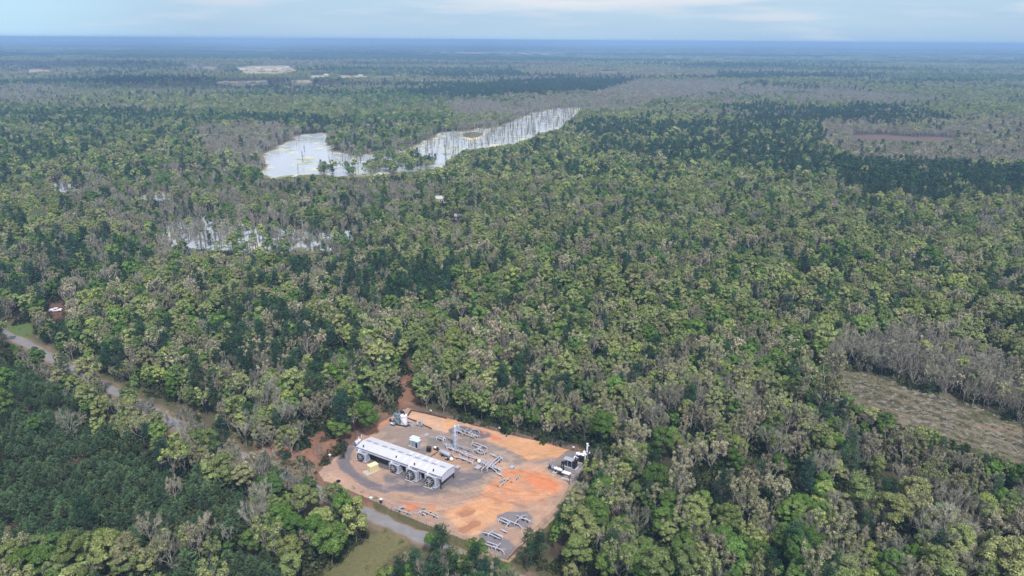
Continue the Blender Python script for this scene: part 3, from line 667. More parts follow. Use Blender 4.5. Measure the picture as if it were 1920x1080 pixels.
o = bpy.data.objects.new('ground', me); C.objects.link(o); tag(o, 'brown forest floor, fields and grass verges reaching the horizon', kind='structure')

# ------------------------------------------------------------------ clay pad of the station
BASIN = [(768, 771), (808, 779), (836, 786), (857, 796), (846, 805), (838, 812), (808, 803), (782, 790), (760, 783)]
PUD1 = [(859, 962), (874, 954), (893, 955), (886, 964), (867, 970)]
PUD2 = [(860, 990), (876, 987), (888, 977), (901, 978), (899, 985), (880, 996), (870, 1000), (861, 997)]
RUTS = [(l_, o_) for l_ in ([(606, 888), (640, 880), (690, 912), (760, 932), (830, 938), (900, 918), (960, 895), (1010, 876), (1060, 866)], [(650, 846), (645, 866), (668, 890), (715, 912), (790, 926), (850, 918)], [(690, 818), (745, 812), (800, 812), (860, 822), (930, 830), (985, 850), (1020, 868)], [(735, 944), (830, 955), (900, 940), (950, 925), (1030, 925)], [(860, 900), (900, 930), (930, 960)], [(870, 806), (940, 828), (1000, 846), (1060, 852)]) for o_ in (.9, 2.2)]
def pad_sheet():
    Wp = np.array([W(*p)[:2] for p in PAD]); x0, y0 = Wp.min(0) - 1; x1, y1 = Wp.max(0) + 1; st = .32
    xs = np.arange(x0, x1, st); ys = np.arange(y0, y1, st); gx, gy = np.meshgrid(xs, ys); nx = len(xs); x, y = gx.ravel(), gy.ravel(); px, py = PX(x, y, 0 * x)
    na = fbm(x / 1.6, y / 1.6, 11, 5); nb = fbm(x / 7, y / 7, 12, 4); nc_ = fbm(x / 20, y / 20, 13, 3)
    w1 = (na - .5) * 9 + (nb - .5) * 10; w2 = (fbm(x / 2, y / 2, 14) - .5) * 6 + (fbm(x / 8, y / 8, 15) - .5) * 6
    w1 = w1 * 1.25 + (fbm(x / .7, y / .7, 19, 3) - .5) * 5; w2 = w2 * 1.2
    ins = soft(px, py, PAD, .6, 3, w1 * .22, w2 * .22) > .5
    # erosion rills running over the clay
    Wd = fbm((x * .4 + y * .9) / 1.1, (x * .9 - y * .4) / 6, 16, 4)
    c = lerp(cl(194, 158, 138), cl(178, 150, 136), np.clip(nb * 2 - .5, 0, 1)); c = lerp(c, cl(158, 132, 118), np.clip((nc_ - .45) * 4, 0, 1) * .6); c *= (.86 + .28 * na)[:, None]
    def put(poly, col, r=2.5, k=1., wk=1., n=9):
        nonlocal c
        t = soft(px, py, poly, r, n, w1 * wk, w2 * wk) * k; c = lerp(c, np.broadcast_to(col, c.shape) * (.84 + .32 * na)[:, None], t)
    sandy = cl(204, 160, 128); orange = cl(206, 146, 110); hot = cl(208, 128, 90); gravel = cl(112, 108, 116); brown = cl(144, 130, 124)
    put([(925, 812), (1080, 842), (1080, 852), (1040, 862), (985, 866), (950, 840), (910, 822)], cl(206, 156, 118), 4)
    put([(842, 782), (930, 808), (950, 820), (930, 826), (880, 806), (850, 796)], cl(200, 158, 132), 3)
    put(BASIN, cl(204, 164, 138), 1, 1, .15)
    put([(838, 783), (857, 797), (846, 806), (836, 803), (832, 792)], cl(212, 156, 108), 2, .8, .4)
    put([(690, 812), (735, 786), (790, 795), (830, 812), (832, 826), (800, 826), (780, 850), (740, 838)], brown, 6, .85)
    put([(700, 800), (735, 782), (738, 788), (690, 822), (680, 826)], cl(196, 132, 98), 3, .8)
    put([(630, 864), (640, 846), (662, 827), (672, 832), (658, 849), (657, 868), (672, 888), (705, 905), (742, 918), (722, 925), (690, 915), (655, 893), (636, 879)], gravel, 2, .92, .5)
    put([(718, 893), (760, 888), (800, 903), (826, 912), (850, 880), (870, 868), (905, 872), (934, 880), (936, 888), (890, 904), (850, 922), (800, 930), (750, 922), (724, 912)], gravel, 4, .95, .8)
    put([(870, 878), (900, 876), (925, 882), (905, 892), (880, 890)], cl(108, 102, 104), 4, .8)
    put([(740, 922), (800, 936), (880, 925), (940, 900), (930, 890), (880, 908), (800, 930)], brown, 6, .75)
    put([(806, 822), (850, 812), (905, 826), (945, 838), (972, 852), (990, 864), (970, 874), (945, 866), (915, 858), (870, 850), (830, 840), (800, 836)], cl(130, 122, 120), 4, .85, .7)
    put([(780, 846), (806, 836), (850, 860), (900, 876), (870, 882), (830, 866)], cl(172, 140, 118), 4, .8)
    put([(765, 838), (800, 836), (806, 858), (790, 862), (766, 850)], cl(122, 116, 116), 3, .9, .5)
    put([(802, 822), (818, 816), (836, 822), (826, 830), (806, 830)], cl(124, 120, 120), 2, .9, .5)
    put([(841, 806), (862, 798), (890, 803), (918, 812), (924, 818), (905, 822), (870, 819), (845, 813)], gravel, 1.4, .95, .35)
    put([(1022, 878), (1040, 862), (1062, 845), (1078, 841), (1114, 850), (1104, 890), (1084, 906), (1065, 906), (1040, 891)], cl(124, 118, 122), 2, .95, .5)
    put([(985, 870), (1010, 862), (1060, 856), (1048, 868), (1010, 872)], brown, 4, .8)
    put([(935, 886), (980, 880), (1022, 884), (1050, 904), (1052, 925), (1020, 940), (960, 944), (930, 962), (880, 978), (850, 962), (900, 930)], orange, 6, .85)
    put([(830, 960), (900, 945), (960, 950), (950, 966), (910, 990), (905, 1004), (880, 1005), (850, 985)], cl(212, 158, 116), 5, .7)
    put([(985, 888), (1018, 892), (1042, 908), (1040, 922), (1010, 918), (985, 902)], hot, 5, .8); put([(919, 814), (934, 815), (936, 824), (922, 822)], hot, 2.5, 1)
    put([(940, 880), (972, 878), (978, 886), (945, 890)], hot, 3, .7); put([(752, 940), (786, 946), (780, 958), (760, 956)], hot, 3, .75); put([(800, 946), (820, 950), (818, 960), (804, 957)], hot, 3, .6)
    put([(903, 808), (912, 809), (910, 814), (904, 812)], cl(214, 126, 100), 1.5, .9)
    put([(965, 950), (1030, 935), (1040, 945), (1010, 975), (970, 960)], cl(176, 138, 118), 5, .7)
    put([(925, 985), (948, 972), (985, 1000), (975, 1010), (945, 1000)], cl(166, 138, 122), 3, .8)
    put([(929, 967), (951, 960), (989, 960), (1000, 972), (998, 983), (976, 992), (951, 989), (933, 980)], cl(122, 118, 126), 1.6, .95, .5)
    put([(904, 995), (924, 993), (944, 1008), (966, 1024), (962, 1036), (949, 1048), (913, 1033), (907, 1019), (898, 1006)], cl(122, 118, 126), 1.6, .95, .5)
    put([(822, 985), (850, 980), (862, 990), (860, 1004), (836, 996)], cl(168, 142, 126), 4, .8)
    rill = np.clip((Wd - .60) * 9, 0, 1) * np.clip(soft(px, py, [(840, 880), (1050, 880), (1060, 930), (960, 1000), (780, 985), (700, 935), (760, 925), (850, 930)], 10, 9), 0, 1)
    c = lerp(c, c * np.array([.74, .68, .66]), rill * .75)
    sp_ = np.clip((fbm(x / 2.6, y / 2.0, 71, 4) - .56) * 11, 0, 1); c = lerp(c, cl(140, 128, 124) * (.85 + .3 * na[:, None]), sp_ * .25); sp_ = np.clip((fbm(x / 3.5, y / 2.2, 81, 4) - .6) * 12, 0, 1); c = lerp(c, cl(222, 190, 160), sp_ * .22)
    tr = np.clip((fbm((x * .9 + y * .25) / 9, (y * .9 - x * .25) / .8, 18, 3) - .56) * 8, 0, 1) * np.clip((nb - .3) * 3, 0, 1); c = lerp(c, c * .80, tr * .8); c *= .80
    for line, off in RUTS:
        L = np.array([W(*p)[:2] for p in line]); rdx = np.full(len(x), 1e9)
        for i in range(len(L) - 1):
            a_, d_ = L[i], L[i + 1] - L[i]; t_ = np.clip(((x - a_[0]) * d_[0] + (y - a_[1]) * d_[1]) / (d_ @ d_), 0, 1); rdx = np.minimum(rdx, np.hypot(x - a_[0] - t_ * d_[0], y - a_[1] - t_ * d_[1]))
        k_ = np.exp(-((rdx + (nb - .5) * 1.2 - off) / .28) ** 2) * np.clip(na * 2 - .3, 0, 1); c = lerp(c, c * np.array([.78, .77, .80]), k_ * .6)
    wet = np.zeros(len(x))
    for p in (PUD1, PUD2): put([(q[0] + (q[0] - 880) * .12, q[1] + (q[1] - p[0][1]) * .18) for q in p], cl(160, 112, 84), 3, .7)
    z = .01 + .10 * (na - .5) + .12 * (nb - .5)
    bas = soft(px, py, BASIN, .8, 5); z = z * (1 - bas) - 0.0 * bas + .012; z = np.maximum(z, .006)
    for p in (PUD1, PUD2): z = np.where(soft(px, py, p, 2, 5) > 0, .006, z)
    V = np.stack([x, y, z], 1); ny = len(ys)
    i, j = np.meshgrid(np.arange(ny - 1), np.arange(nx - 1), indexing='ij'); a = (i * nx + j).ravel(); q = np.stack([a, a + 1, a + 1 + nx, a + nx], 1); q = q[ins[q].all(1)]
    us = np.unique(q); mp_ = np.full(len(V), -1); mp_[us] = np.arange(len(us)); me = np_mesh('clay_pad', V[us], mp_[q]); add_color(me, c[us]); me.materials.append(tone_mat('graded_clay_and_gravel', 3.2, .24, .95, .5))
    o = bpy.data.objects.new('clay_pad', me); C.objects.link(o); tag(o, 'graded orange clay and grey gravel pad', kind='structure')
pad_sheet()

def sheet(name, poly, z, m, label=None, n=1, warp=0.0, step=None, kind='structure', seed=0, thick=0.0):
    """flat sheet on the ground from an outline, with a naturally ragged edge"""
    P = [W(*p) for p in poly]; out = []
    for i in range(len(P)):
        a, b = P[i], P[(i + 1) % len(P)]; L = (b - a).length; k = max(1, int(L / step)) if step else 1
        for t in range(k):
            q = a.lerp(b, t / k)
            if warp: q = q + Vector(((fbm(np.array([q.x / (step * 3)]), np.array([q.y / (step * 3)]), 50 + seed)[0] - .5) * warp * 2, (fbm(np.array([q.x / (step * 3)]), np.array([q.y / (step * 3)]), 90 + seed)[0] - .5) * warp * 3, 0))
            out.append((q.x, q.y, z))
    import mathutils.geometry as mg
    tri = mg.tessellate_polygon([[Vector(q) for q in out]])
    me = bpy.data.meshes.new(name); me.from_pydata(out, [], [tuple(t) for t in tri])
    me.update(); 
    for p in me.polygons:
        if p.normal.z < 0: p.flip()
    me.materials.append(m); o = bpy.data.objects.new(name, me); C.objects.link(o)
    if kind: o['kind'] = kind
    if label: o['label'] = label
    return o
mud = mat('muddy_water', lin(150, 104, 78), .22, nscale=.8, namp=.12, spec=.5)
for p in (PUD1, PUD2): sheet('puddle', p, .03, mud, 'brown muddy rain puddle on the clay pad', warp=.8, step=.8, seed=3)

# ------------------------------------------------------------------ road
def ribbon(name, pts, w, z, m, label, wob=.15):
    v = []; f = []
    for i, p in enumerate(pts):
        d = (pts[min(i + 1, len(pts) - 1)] - pts[max(i - 1, 0)]).normalized(); s_ = Vector((-d.y, d.x, 0)); e = wob * math.sin(i * 1.7) + wob * math.sin(i * .63)
        for k in (-1, -.5, 0, .5, 1): v.append(tuple(p + s_ * (k * (w / 2 + e)) + Vector((0, 0, z))))
    for i in range(len(pts) - 1):
        for k in range(4): a = i * 5 + k; f.append((a, a + 1, a + 6, a + 5))
    me = bpy.data.meshes.new(name); me.from_pydata(v, [], f); me.update()
    for p in me.polygons:
        if p.normal.z < 0: p.flip()
    me.materials.append(m); o = bpy.data.objects.new(name, me); C.objects.link(o); tag(o, label, kind='structure'); return o
asph = mat('worn_asphalt', lin(118, 116, 120), .9, nscale=.35, namp=.14, coord='Object')
ribbon('road', ROAD, 3.3, .05, asph, 'narrow grey country road running past the pad')
ribbon('road_shoulder', ROAD, 4.2, .03, mat('dirt_shoulder', lin(120, 106, 94), .95, nscale=.6, namp=.2), 'pale dirt shoulder of the road', .35)

# ------------------------------------------------------------------ swamp water
def water_mat():
    m = bpy.data.materials.new('swamp_water'); m.use_nodes = True; t = m.node_tree; b = t.nodes['Principled BSDF']
    c = nd(t, 'ShaderNodeTexCoord'); n = nd(t, 'ShaderNodeTexNoise'); n.inputs['Scale'].default_value = .035; n.inputs['Detail'].default_value = 9; n.inputs['Roughness'].default_value = .68; t.links.new(c.outputs['Object'], n.inputs['Vector'])
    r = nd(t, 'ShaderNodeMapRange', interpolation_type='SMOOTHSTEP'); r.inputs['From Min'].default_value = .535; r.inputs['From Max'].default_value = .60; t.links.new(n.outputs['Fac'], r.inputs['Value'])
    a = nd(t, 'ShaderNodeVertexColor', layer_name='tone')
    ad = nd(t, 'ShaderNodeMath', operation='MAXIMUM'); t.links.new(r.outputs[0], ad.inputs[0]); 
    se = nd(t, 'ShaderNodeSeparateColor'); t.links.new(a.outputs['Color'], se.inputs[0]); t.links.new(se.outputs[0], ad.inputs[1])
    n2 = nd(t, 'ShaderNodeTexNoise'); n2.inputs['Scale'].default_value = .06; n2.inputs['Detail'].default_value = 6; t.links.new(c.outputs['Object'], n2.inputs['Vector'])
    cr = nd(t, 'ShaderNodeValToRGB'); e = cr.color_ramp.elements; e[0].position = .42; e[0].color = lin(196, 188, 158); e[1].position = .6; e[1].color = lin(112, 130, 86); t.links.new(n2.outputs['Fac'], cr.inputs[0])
    mx_ = nd(t, 'ShaderNodeMixRGB'); mx_.inputs['Color1'].default_value = lin(176, 184, 198); t.links.new(ad.outputs[0], mx_.inputs['Fac']); t.links.new(cr.outputs[0], mx_.inputs['Color2']); t.links.new(mx_.outputs[0], b.inputs['Base Color'])  # pale base colour puts the bright sky reflection into the water
    rr = nd(t, 'ShaderNodeMapRange'); rr.inputs['To Min'].default_value = .12; rr.inputs['To Max'].default_value = .6; t.links.new(ad.outputs[0], rr.inputs['Value']); t.links.new(rr.outputs[0], b.inputs['Roughness'])
    b.inputs['IOR'].default_value = 1.9; b.inputs['Specular IOR Level'].default_value = .6
    wv = nd(t, 'ShaderNodeTexNoise'); wv.inputs['Scale'].default_value = .5; wv.inputs['Detail'].default_value = 3; t.links.new(c.outputs['Object'], wv.inputs['Vector'])
    bp = nd(t, 'ShaderNodeBump'); bp.inputs['Strength'].default_value = .12; t.links.new(wv.outputs['Fac'], bp.inputs['Height']); t.links.new(bp.outputs[0], b.inputs['Normal'])
    return m
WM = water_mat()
def pond(poly, st, label, seed, rag=1.0):
    seed0 = 201
    Wp = np.array([W(*p)[:2] for p in poly]); x0, y0 = Wp.min(0) - 8; x1, y1 = Wp.max(0) + 8
    xs = np.arange(x0, x1, st); ys = np.arange(y0, y1, st * 1.6); gx, gy = np.meshgrid(xs, ys); nx, ny = len(xs), len(ys); x, y = gx.ravel(), gy.ravel(); px, py = PX(x, y, 0 * x)
    w1 = (fbm(x / 16, y / 26, seed0, 5) - .5) * 30 + (fbm(x / 4, y / 7, seed, 3) - .5) * 14 * rag; w2 = (fbm(x / 16, y / 30, seed0 + 5, 5) - .5) * 12 + (fbm(x / 4, y / 8, seed + 3, 3) - .5) * 7 * rag
    ins = inpoly(px + w1, py + w2, poly)
    shore = 1 - soft(px, py, poly, 12, 15, w1, w2); mat_ = np.clip(shore * 1.7 - .25 + (fbm(x / 10, y / 20, seed + 9, 4) - .5) * 1.4, 0, 1)
    V = np.stack([x, y, np.full(len(x), .06)], 1)
    i, j = np.meshgrid(np.arange(ny - 1), np.arange(nx - 1), indexing='ij'); a = (i * nx + j).ravel(); q = np.stack([a, a + 1, a + 1 + nx, a + nx], 1); q = q[ins[q].all(1)]
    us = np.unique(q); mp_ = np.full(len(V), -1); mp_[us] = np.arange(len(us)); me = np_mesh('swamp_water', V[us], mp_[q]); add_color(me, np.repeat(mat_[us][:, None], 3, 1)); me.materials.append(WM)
    o = bpy.data.objects.new('swamp_water', me); C.objects.link(o); tag(o, label, kind='structure')
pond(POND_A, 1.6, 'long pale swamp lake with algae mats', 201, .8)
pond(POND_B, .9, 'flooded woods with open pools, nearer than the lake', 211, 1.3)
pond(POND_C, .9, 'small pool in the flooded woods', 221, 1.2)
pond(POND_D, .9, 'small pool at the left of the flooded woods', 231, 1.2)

# ------------------------------------------------------------------ the woods
def where(px, py):
    if px > 1540 and py < 860 and py > 560: return 'beside the logged clearing'
    if px > 1250 and py > 800: return 'in the lower right corner'
    if px > 1090 and py > 800: return 'just right of the clay pad'
    if px > 940 and py > 860: return 'at the right edge of the clay pad'
    if px > 620 and py > 940 and px <= 960: return 'below the road by the pad'
    if px < 640 and py > 870: return 'in the lower left mixed belt'
    if px < 640 and py > 700: return 'between the road and the pad'
    if px < 420: return 'in the left-hand woods'
    if px < 780: return 'behind the pad\'s left end'
    if px < 1160: return 'directly behind the clay pad'
    return 'in the woods right behind the pad'
KINDTXT = {'green': ('fresh green leafy tree', 'leafy tree', 'leafy_tree'), 'yellow': ('yellow-green leafy tree', 'leafy tree', 'leafy_tree'), 'tan': ('tan budding tree with open crown', 'budding tree', 'budding_tree'),
           'bare': ('bare grey-branched tree', 'bare tree', 'bare_tree'), 'pine': ('dark tall-stemmed pine', 'pine tree', 'pine_tree'), 'young': ('close-set dark pine with upturned branches', 'plantation pine', 'plantation_pine')}
def woods():
    bx, by = PX(TX, TY, 0 * TX); tx_, ty_ = PX(TX, TY, TH * TS)
    dist = np.sqrt(TX ** 2 + TY ** 2 + HC ** 2); vis = (tx_ > -25) & (tx_ < 1945) & (ty_ < 1070) & (by > 100)
    thing_ = np.zeros(len(TX), bool)
    for grp, q in ((('green', 'yellow'), 300), (('tan',), 300), (('bare',), 300), (('pine',), 300), (('young',), 300)):
        ks = [KINDS.index(g) for g in grp]; m = np.where(np.isin(TK, ks) & vis)[0]; m = m[np.argsort(dist[m])][:q]; thing_[m] = True
    roots = 0
    trunks = {}
    for i in np.where(thing_)[0]:
        k = KINDS[TK[i]]; pi = int(RG.integers(0, 6)); tm, cm = NEAR[k][pi]; txt, cat, nm = KINDTXT[k]
        big = 'tall ' if TS[i] > 1.08 else ('small ' if TS[i] < .75 else '')
        if k == 'young': pl = 'in the plantation left of the road' if by[i] < 985 else 'in the block at the bottom left'
        else: pl = where(bx[i], by[i])
        lab = big + txt + ' ' + pl
        r = bpy.data.objects.new(nm, None); C.objects.link(r); r.location = (TX[i], TY[i], 0); r.rotation_euler = (0, 0, RG.uniform(0, 6.28)); s_ = float(TS[i]); r.scale = (s_, s_, s_ * RG.uniform(.92, 1.08))
        tag(r, lab, cat, 'group of each ' + lab)
        for nm2, mm_ in (('trunk', tm), ('crown', cm)):
            c = bpy.data.objects.new(nm2, mm_); C.objects.link(c); c.parent = r
        roots += 1
    rest = ~thing_
    srcs = []; base = {}
    for k in KINDS: base[k] = len(srcs); srcs += MID[k]
    fb = {}; fs = []
    for k in KINDS: fb[k] = len(fs); fs += FAR[k]
    for nm, src, bs, npk, m, lb in (('near_forest', srcs, base, 5, rest & (TY < 620), 'mixed spring woods standing behind the nearer trees, too many to count'),
                                    ('far_forest', fs, fb, 4, rest & (TY >= 620), 'distant mixed woods stretching towards the horizon')):
        n = m.sum(); pk = np.array([bs[k] for k in KINDS])[TK[m]] + RG.integers(0, npk, n)
        s_ = TS[m] * (1.0 if nm == 'near_forest' else 1 + np.clip((TY[m] - 1200) / 2500, 0, 1) * .55)
        scatter(nm, src, TX[m], TY[m], 0.0, pk, s_, RG.uniform(0, 6.28, n), lb, 'woods')
    print('tree things', roots, 'scattered', int(rest.sum()))
woods()
def single(px, py, k, i, s_, label, cat, nm, sz=1.0):
    p = at_(px, py); tm, cm = NEAR[k][i]; r = empty(nm, p, label, cat); r.scale = (s_, s_, s_ * sz)
    for nm2, mm_ in (('trunk', tm), ('crown', cm)): c = bpy.data.objects.new(nm2, mm_); C.objects.link(c); c.parent = r
def at_(px, py): return W(px, py)
single(1530, 790, 'tan', 3, 1.75, 'large pale cream tree at the near corner of the logged clearing', 'budding tree', 'budding_tree')
single(1550, 800, 'yellow', 4, 1.4, 'broad yellow-green tree right beside the large pale cream one', 'leafy tree', 'leafy_tree')
single(1827, 752, 'yellow', 1, .85, 'lone small yellow-green tree before the bare stand', 'leafy tree', 'leafy_tree')
single(988, 1072, 'pine', 1, .8, 'dark pine overhanging the lower gravel pad at the right', 'pine tree', 'pine_tree')
single(691, 818, 'green', 2, .95, 'bright green slim tree at the left end of the shed', 'leafy tree', 'leafy_tree', 1.15)
single(1768, 1052, 'bare', 5, 1.6, 'largest spreading bare tree in the lower right corner', 'bare tree', 'bare_tree', .85)
single(1740, 1060, 'bare', 2, 1.4, 'second spreading bare tree just left of the largest one', 'bare tree', 'bare_tree', .85)
single(625, 1065, 'green', 3, .95, 'fresh green tree at the left edge of the small field', 'leafy tree', 'leafy_tree')
single(668, 1020, 'yellow', 0, 1.25, 'yellow-green tree leaning over the road above the field', 'leafy tree', 'leafy_tree')
single(600, 865, 'bare', 1, .45, 'small bare bushy tree alone on red dirt', 'bare tree', 'bare_tree')

# ------------------------------------------------------------------ compressor station
ROOF = mat('ribbed_roof_steel', lin(182, 182, 192), .45, .0, .3, .03); WALLW = mat('white_wall_sheet', lin(182, 184, 206), .6, 0, .8, .05)
DARK = mat('dark_steel', lin(44, 44, 50), .6, 0, 2, .2); BLACK = mat('black_paint', lin(24, 24, 28), .7); GALV = mat('galvanised_casing', lin(166, 174, 192), .45, .2, 1.4, .1)
PIPE = mat('pale_grey_pipe_paint', lin(166, 166, 180), .5, 0, 2, .1); BLUEG = mat('blue_grey_vessel_paint', lin(150, 162, 182), .4, 0, 1, .08); WHITE = mat('white_tank_paint', lin(224, 224, 236), .4, 0, .7, .06)
RUST = mat('rusty_manifold', lin(136, 84, 64), .85, 0, 3, .3); BEIGE = mat('beige_paint', lin(208, 192, 148), .6, 0, 1, .05); CONC = mat('concrete_slab', lin(168, 160, 152), .9, 0, 2, .12)
SKYL = mat('translucent_roof_panel', lin(206, 208, 220), .35); GREENT = mat('grey_green_tank_paint', lin(96, 110, 122), .5, 0, .8, .15); YEL = mat('yellow_safety_paint', lin(206, 160, 70), .6); REDV = mat('red_valve_paint', lin(150, 50, 50), .5)
GLASS = mat('dark_window_glass', lin(30, 36, 44), .15); WOOD = mat('weathered_timber', lin(104, 90, 78), .9, 0, 4, .3); RUBBER = mat('black_rubber', lin(20, 20, 22), .9)
# seams across the roof sheets
def ribs(m, ang, sc=1.0, amt=.07):
    t = m.node_tree; b = t.nodes['Principled BSDF']; src = b.inputs['Base Color'].links[0].from_socket
    c = nd(t, 'ShaderNodeTexCoord'); mp_ = nd(t, 'ShaderNodeMapping'); mp_.inputs['Rotation'].default_value = (0, 0, -ang); w = nd(t, 'ShaderNodeTexWave'); w.inputs['Scale'].default_value = sc; w.inputs['Distortion'].default_value = 0
    t.links.new(c.outputs['Object'], mp_.inputs[0]); t.links.new(mp_.outputs[0], w.inputs[0]); r = nd(t, 'ShaderNodeMapRange'); r.inputs['To Min'].default_value = 1 - amt; r.inputs['To Max'].default_value = 1 + amt; t.links.new(w.outputs['Fac'], r.inputs['Value'])
    v = nd(t, 'ShaderNodeMixRGB', blend_type='MULTIPLY'); v.inputs['Fac'].default_value = 1; t.links.new(src, v.inputs['Color1']); t.links.new(r.outputs[0], v.inputs['Color2']); t.links.new(v.outputs[0], b.inputs['Base Color'])
EAVE = 4.1
sa, sb, sdd, sc_ = W(668.7, 837, EAVE), W(826.7, 893.3, EAVE), W(696.7, 818.7, EAVE), W(852, 873, EAVE)
U = (sb - sa).normalized(); Vv = Vector((-U.y, U.x, 0)); ANG = math.atan2(U.y, U.x); SL = (sb - sa).length; SW = (sc_ - sb).dot(Vv)
ribs(ROOF, ANG, .3, .012)
def site(s, t, z=0.0): p = sa + U * s + Vv * t; return Vector((p.x, p.y, z))
def at(px, py, z=0.0): return W(px, py, z)
def thing(name, px, py, label, cat, group=None): p = at(px, py); return empty(name, (p.x, p.y, 0), label, cat, group, ANG)

def shed():
    r = empty('compressor_shed', site(SL / 2, SW / 2), 'long open-sided compressor shed with low-pitched pale steel roof', 'shed', rz=ANG)
    rt = SW * .47; RZ = EAVE + .55; th = .1; b = MB(); e = .15
    top = [site(-e, -e, EAVE), site(SL + e, -e, EAVE), site(SL + e, rt, RZ), site(-e, rt, RZ), site(SL + e, SW + e, EAVE), site(-e, SW + e, EAVE)]
    lo = [p - Vector((0, 0, th)) for p in top]; v = [tuple(p) for p in top + lo]
    b.poly(v, [(0, 1, 2, 3), (3, 2, 4, 5), (7, 6, 9, 8), (8, 9, 11, 10), (0, 6, 7, 1), (5, 4, 10, 11), (1, 7, 8, 2), (2, 8, 10, 4), (3, 9, 6, 0), (5, 11, 9, 3)])
    roof = b.build('roof', ROOF, r)
    def rz_(t): return EAVE + (.55 * (t / rt) if t < rt else .55 * (1 - (t - rt) / (SW - rt)))
    for k in range(10):
        s = SL * (.055 + .0975 * k) + (0.4 if k == 1 else 0) * -1; v = MB()
        for q in (-.3, .3): v.box(tuple(site(s + q * .5, rt + .55 + q, RZ - .03)), (1.9, .1, .08), ANG)
        v.box(tuple(site(s, rt + .55, RZ - .05)), (1.7, .5, .07), ANG, .96)
        v.build('roof_vent', mat('vent_%d' % k, lin(138, 138, 152), .6) if k == 0 else bpy.data.materials['vent_0'], roof)
    for k in range(10):
        f = (k % 5); s = SL * ((.475, .555, .64, .72, .80)[f] if k < 5 else (.535, .61, .69, .765, .84)[f]); t0, t1 = (.5, rt - .75) if k < 5 else (rt + 1.0, SW - .5); tk = (t0 + t1) / 2
        v = MB(); a_, b2 = (t0, t1); w = .3
        v.poly([tuple(site(s - w, a_, rz_(a_) + .02)), tuple(site(s + w, a_, rz_(a_) + .02)), tuple(site(s + w, b2, rz_(b2) + .02)), tuple(site(s - w, b2, rz_(b2) + .02)),
                tuple(site(s - w, a_, rz_(a_) + .05)), tuple(site(s + w, a_, rz_(a_) + .05)), tuple(site(s + w, b2, rz_(b2) + .05)), tuple(site(s - w, b2, rz_(b2) + .05))], [(3, 2, 1, 0), (4, 5, 6, 7), (0, 1, 5, 4), (1, 2, 6, 5), (2, 3, 7, 6), (3, 0, 4, 7)])
        v.build('skylight', SKYL, roof)
    for nm, t in (('front_fascia', .02), ('rear_fascia', SW - .02)):
        v = MB(); v.box(tuple(site(SL / 2, t, EAVE - .55)), (SL, .08, .85), ANG); fa = v.build('fascia', WALLW, r)
        g = MB(); g.box(tuple(site(SL / 2, t + (-.1 if t < 1 else .1), EAVE - .16)), (SL + .1, .12, .12), ANG); g.build('gutter', DARK, fa)
    for s, nm in ((0.02, 'gable'), (SL - .02, 'gable')):
        v = MB(); P = [site(s, .06, 2.0), site(s, SW - .06, 2.0), site(s, SW - .06, EAVE - .13), site(s, rt, RZ - .13), site(s, .06, EAVE - .13)]
        P2 = [p + U * (.06 if s > 1 else -.06) for p in P]; v.poly([tuple(p) for p in P + P2], [(0, 1, 2, 3, 4), (9, 8, 7, 6, 5)] + [(i, (i + 1) % 5, (i + 1) % 5 + 5, i + 5) for i in range(5)])
        ga = v.build('gable_wall', WALLW, r); tr = MB()
        for p, q in ((P2[4], P2[3]), (P2[3], P2[2]), (P2[4], P2[0])): tr.tube([tuple(p + U * (.05 if s > 1 else -.05)), tuple(q + U * (.05 if s > 1 else -.05))], .07, 4)
        tr.build('trim', DARK, ga)
    for s in (.25, SL * .25, SL * .5, SL * .75, SL - .25):
        for t in (.18, SW - .18):
            v = MB(); v.box(tuple(site(s, t, (EAVE - .15) / 2)), (.24, .26, EAVE - .15), ANG); v.box(tuple(site(s, t, .06)), (.5, .5, .12), ANG); v.build('column', DARK, r)
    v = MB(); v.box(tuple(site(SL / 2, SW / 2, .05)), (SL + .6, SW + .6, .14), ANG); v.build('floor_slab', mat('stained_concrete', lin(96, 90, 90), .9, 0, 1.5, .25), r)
    v = MB()
    for s in np.linspace(.4, SL - .4, 9): v.box(tuple(site(s, rt, EAVE - .02)), (.1, SW - .4, .2), ANG)
    v.build('rafters', DARK, r)
shed()

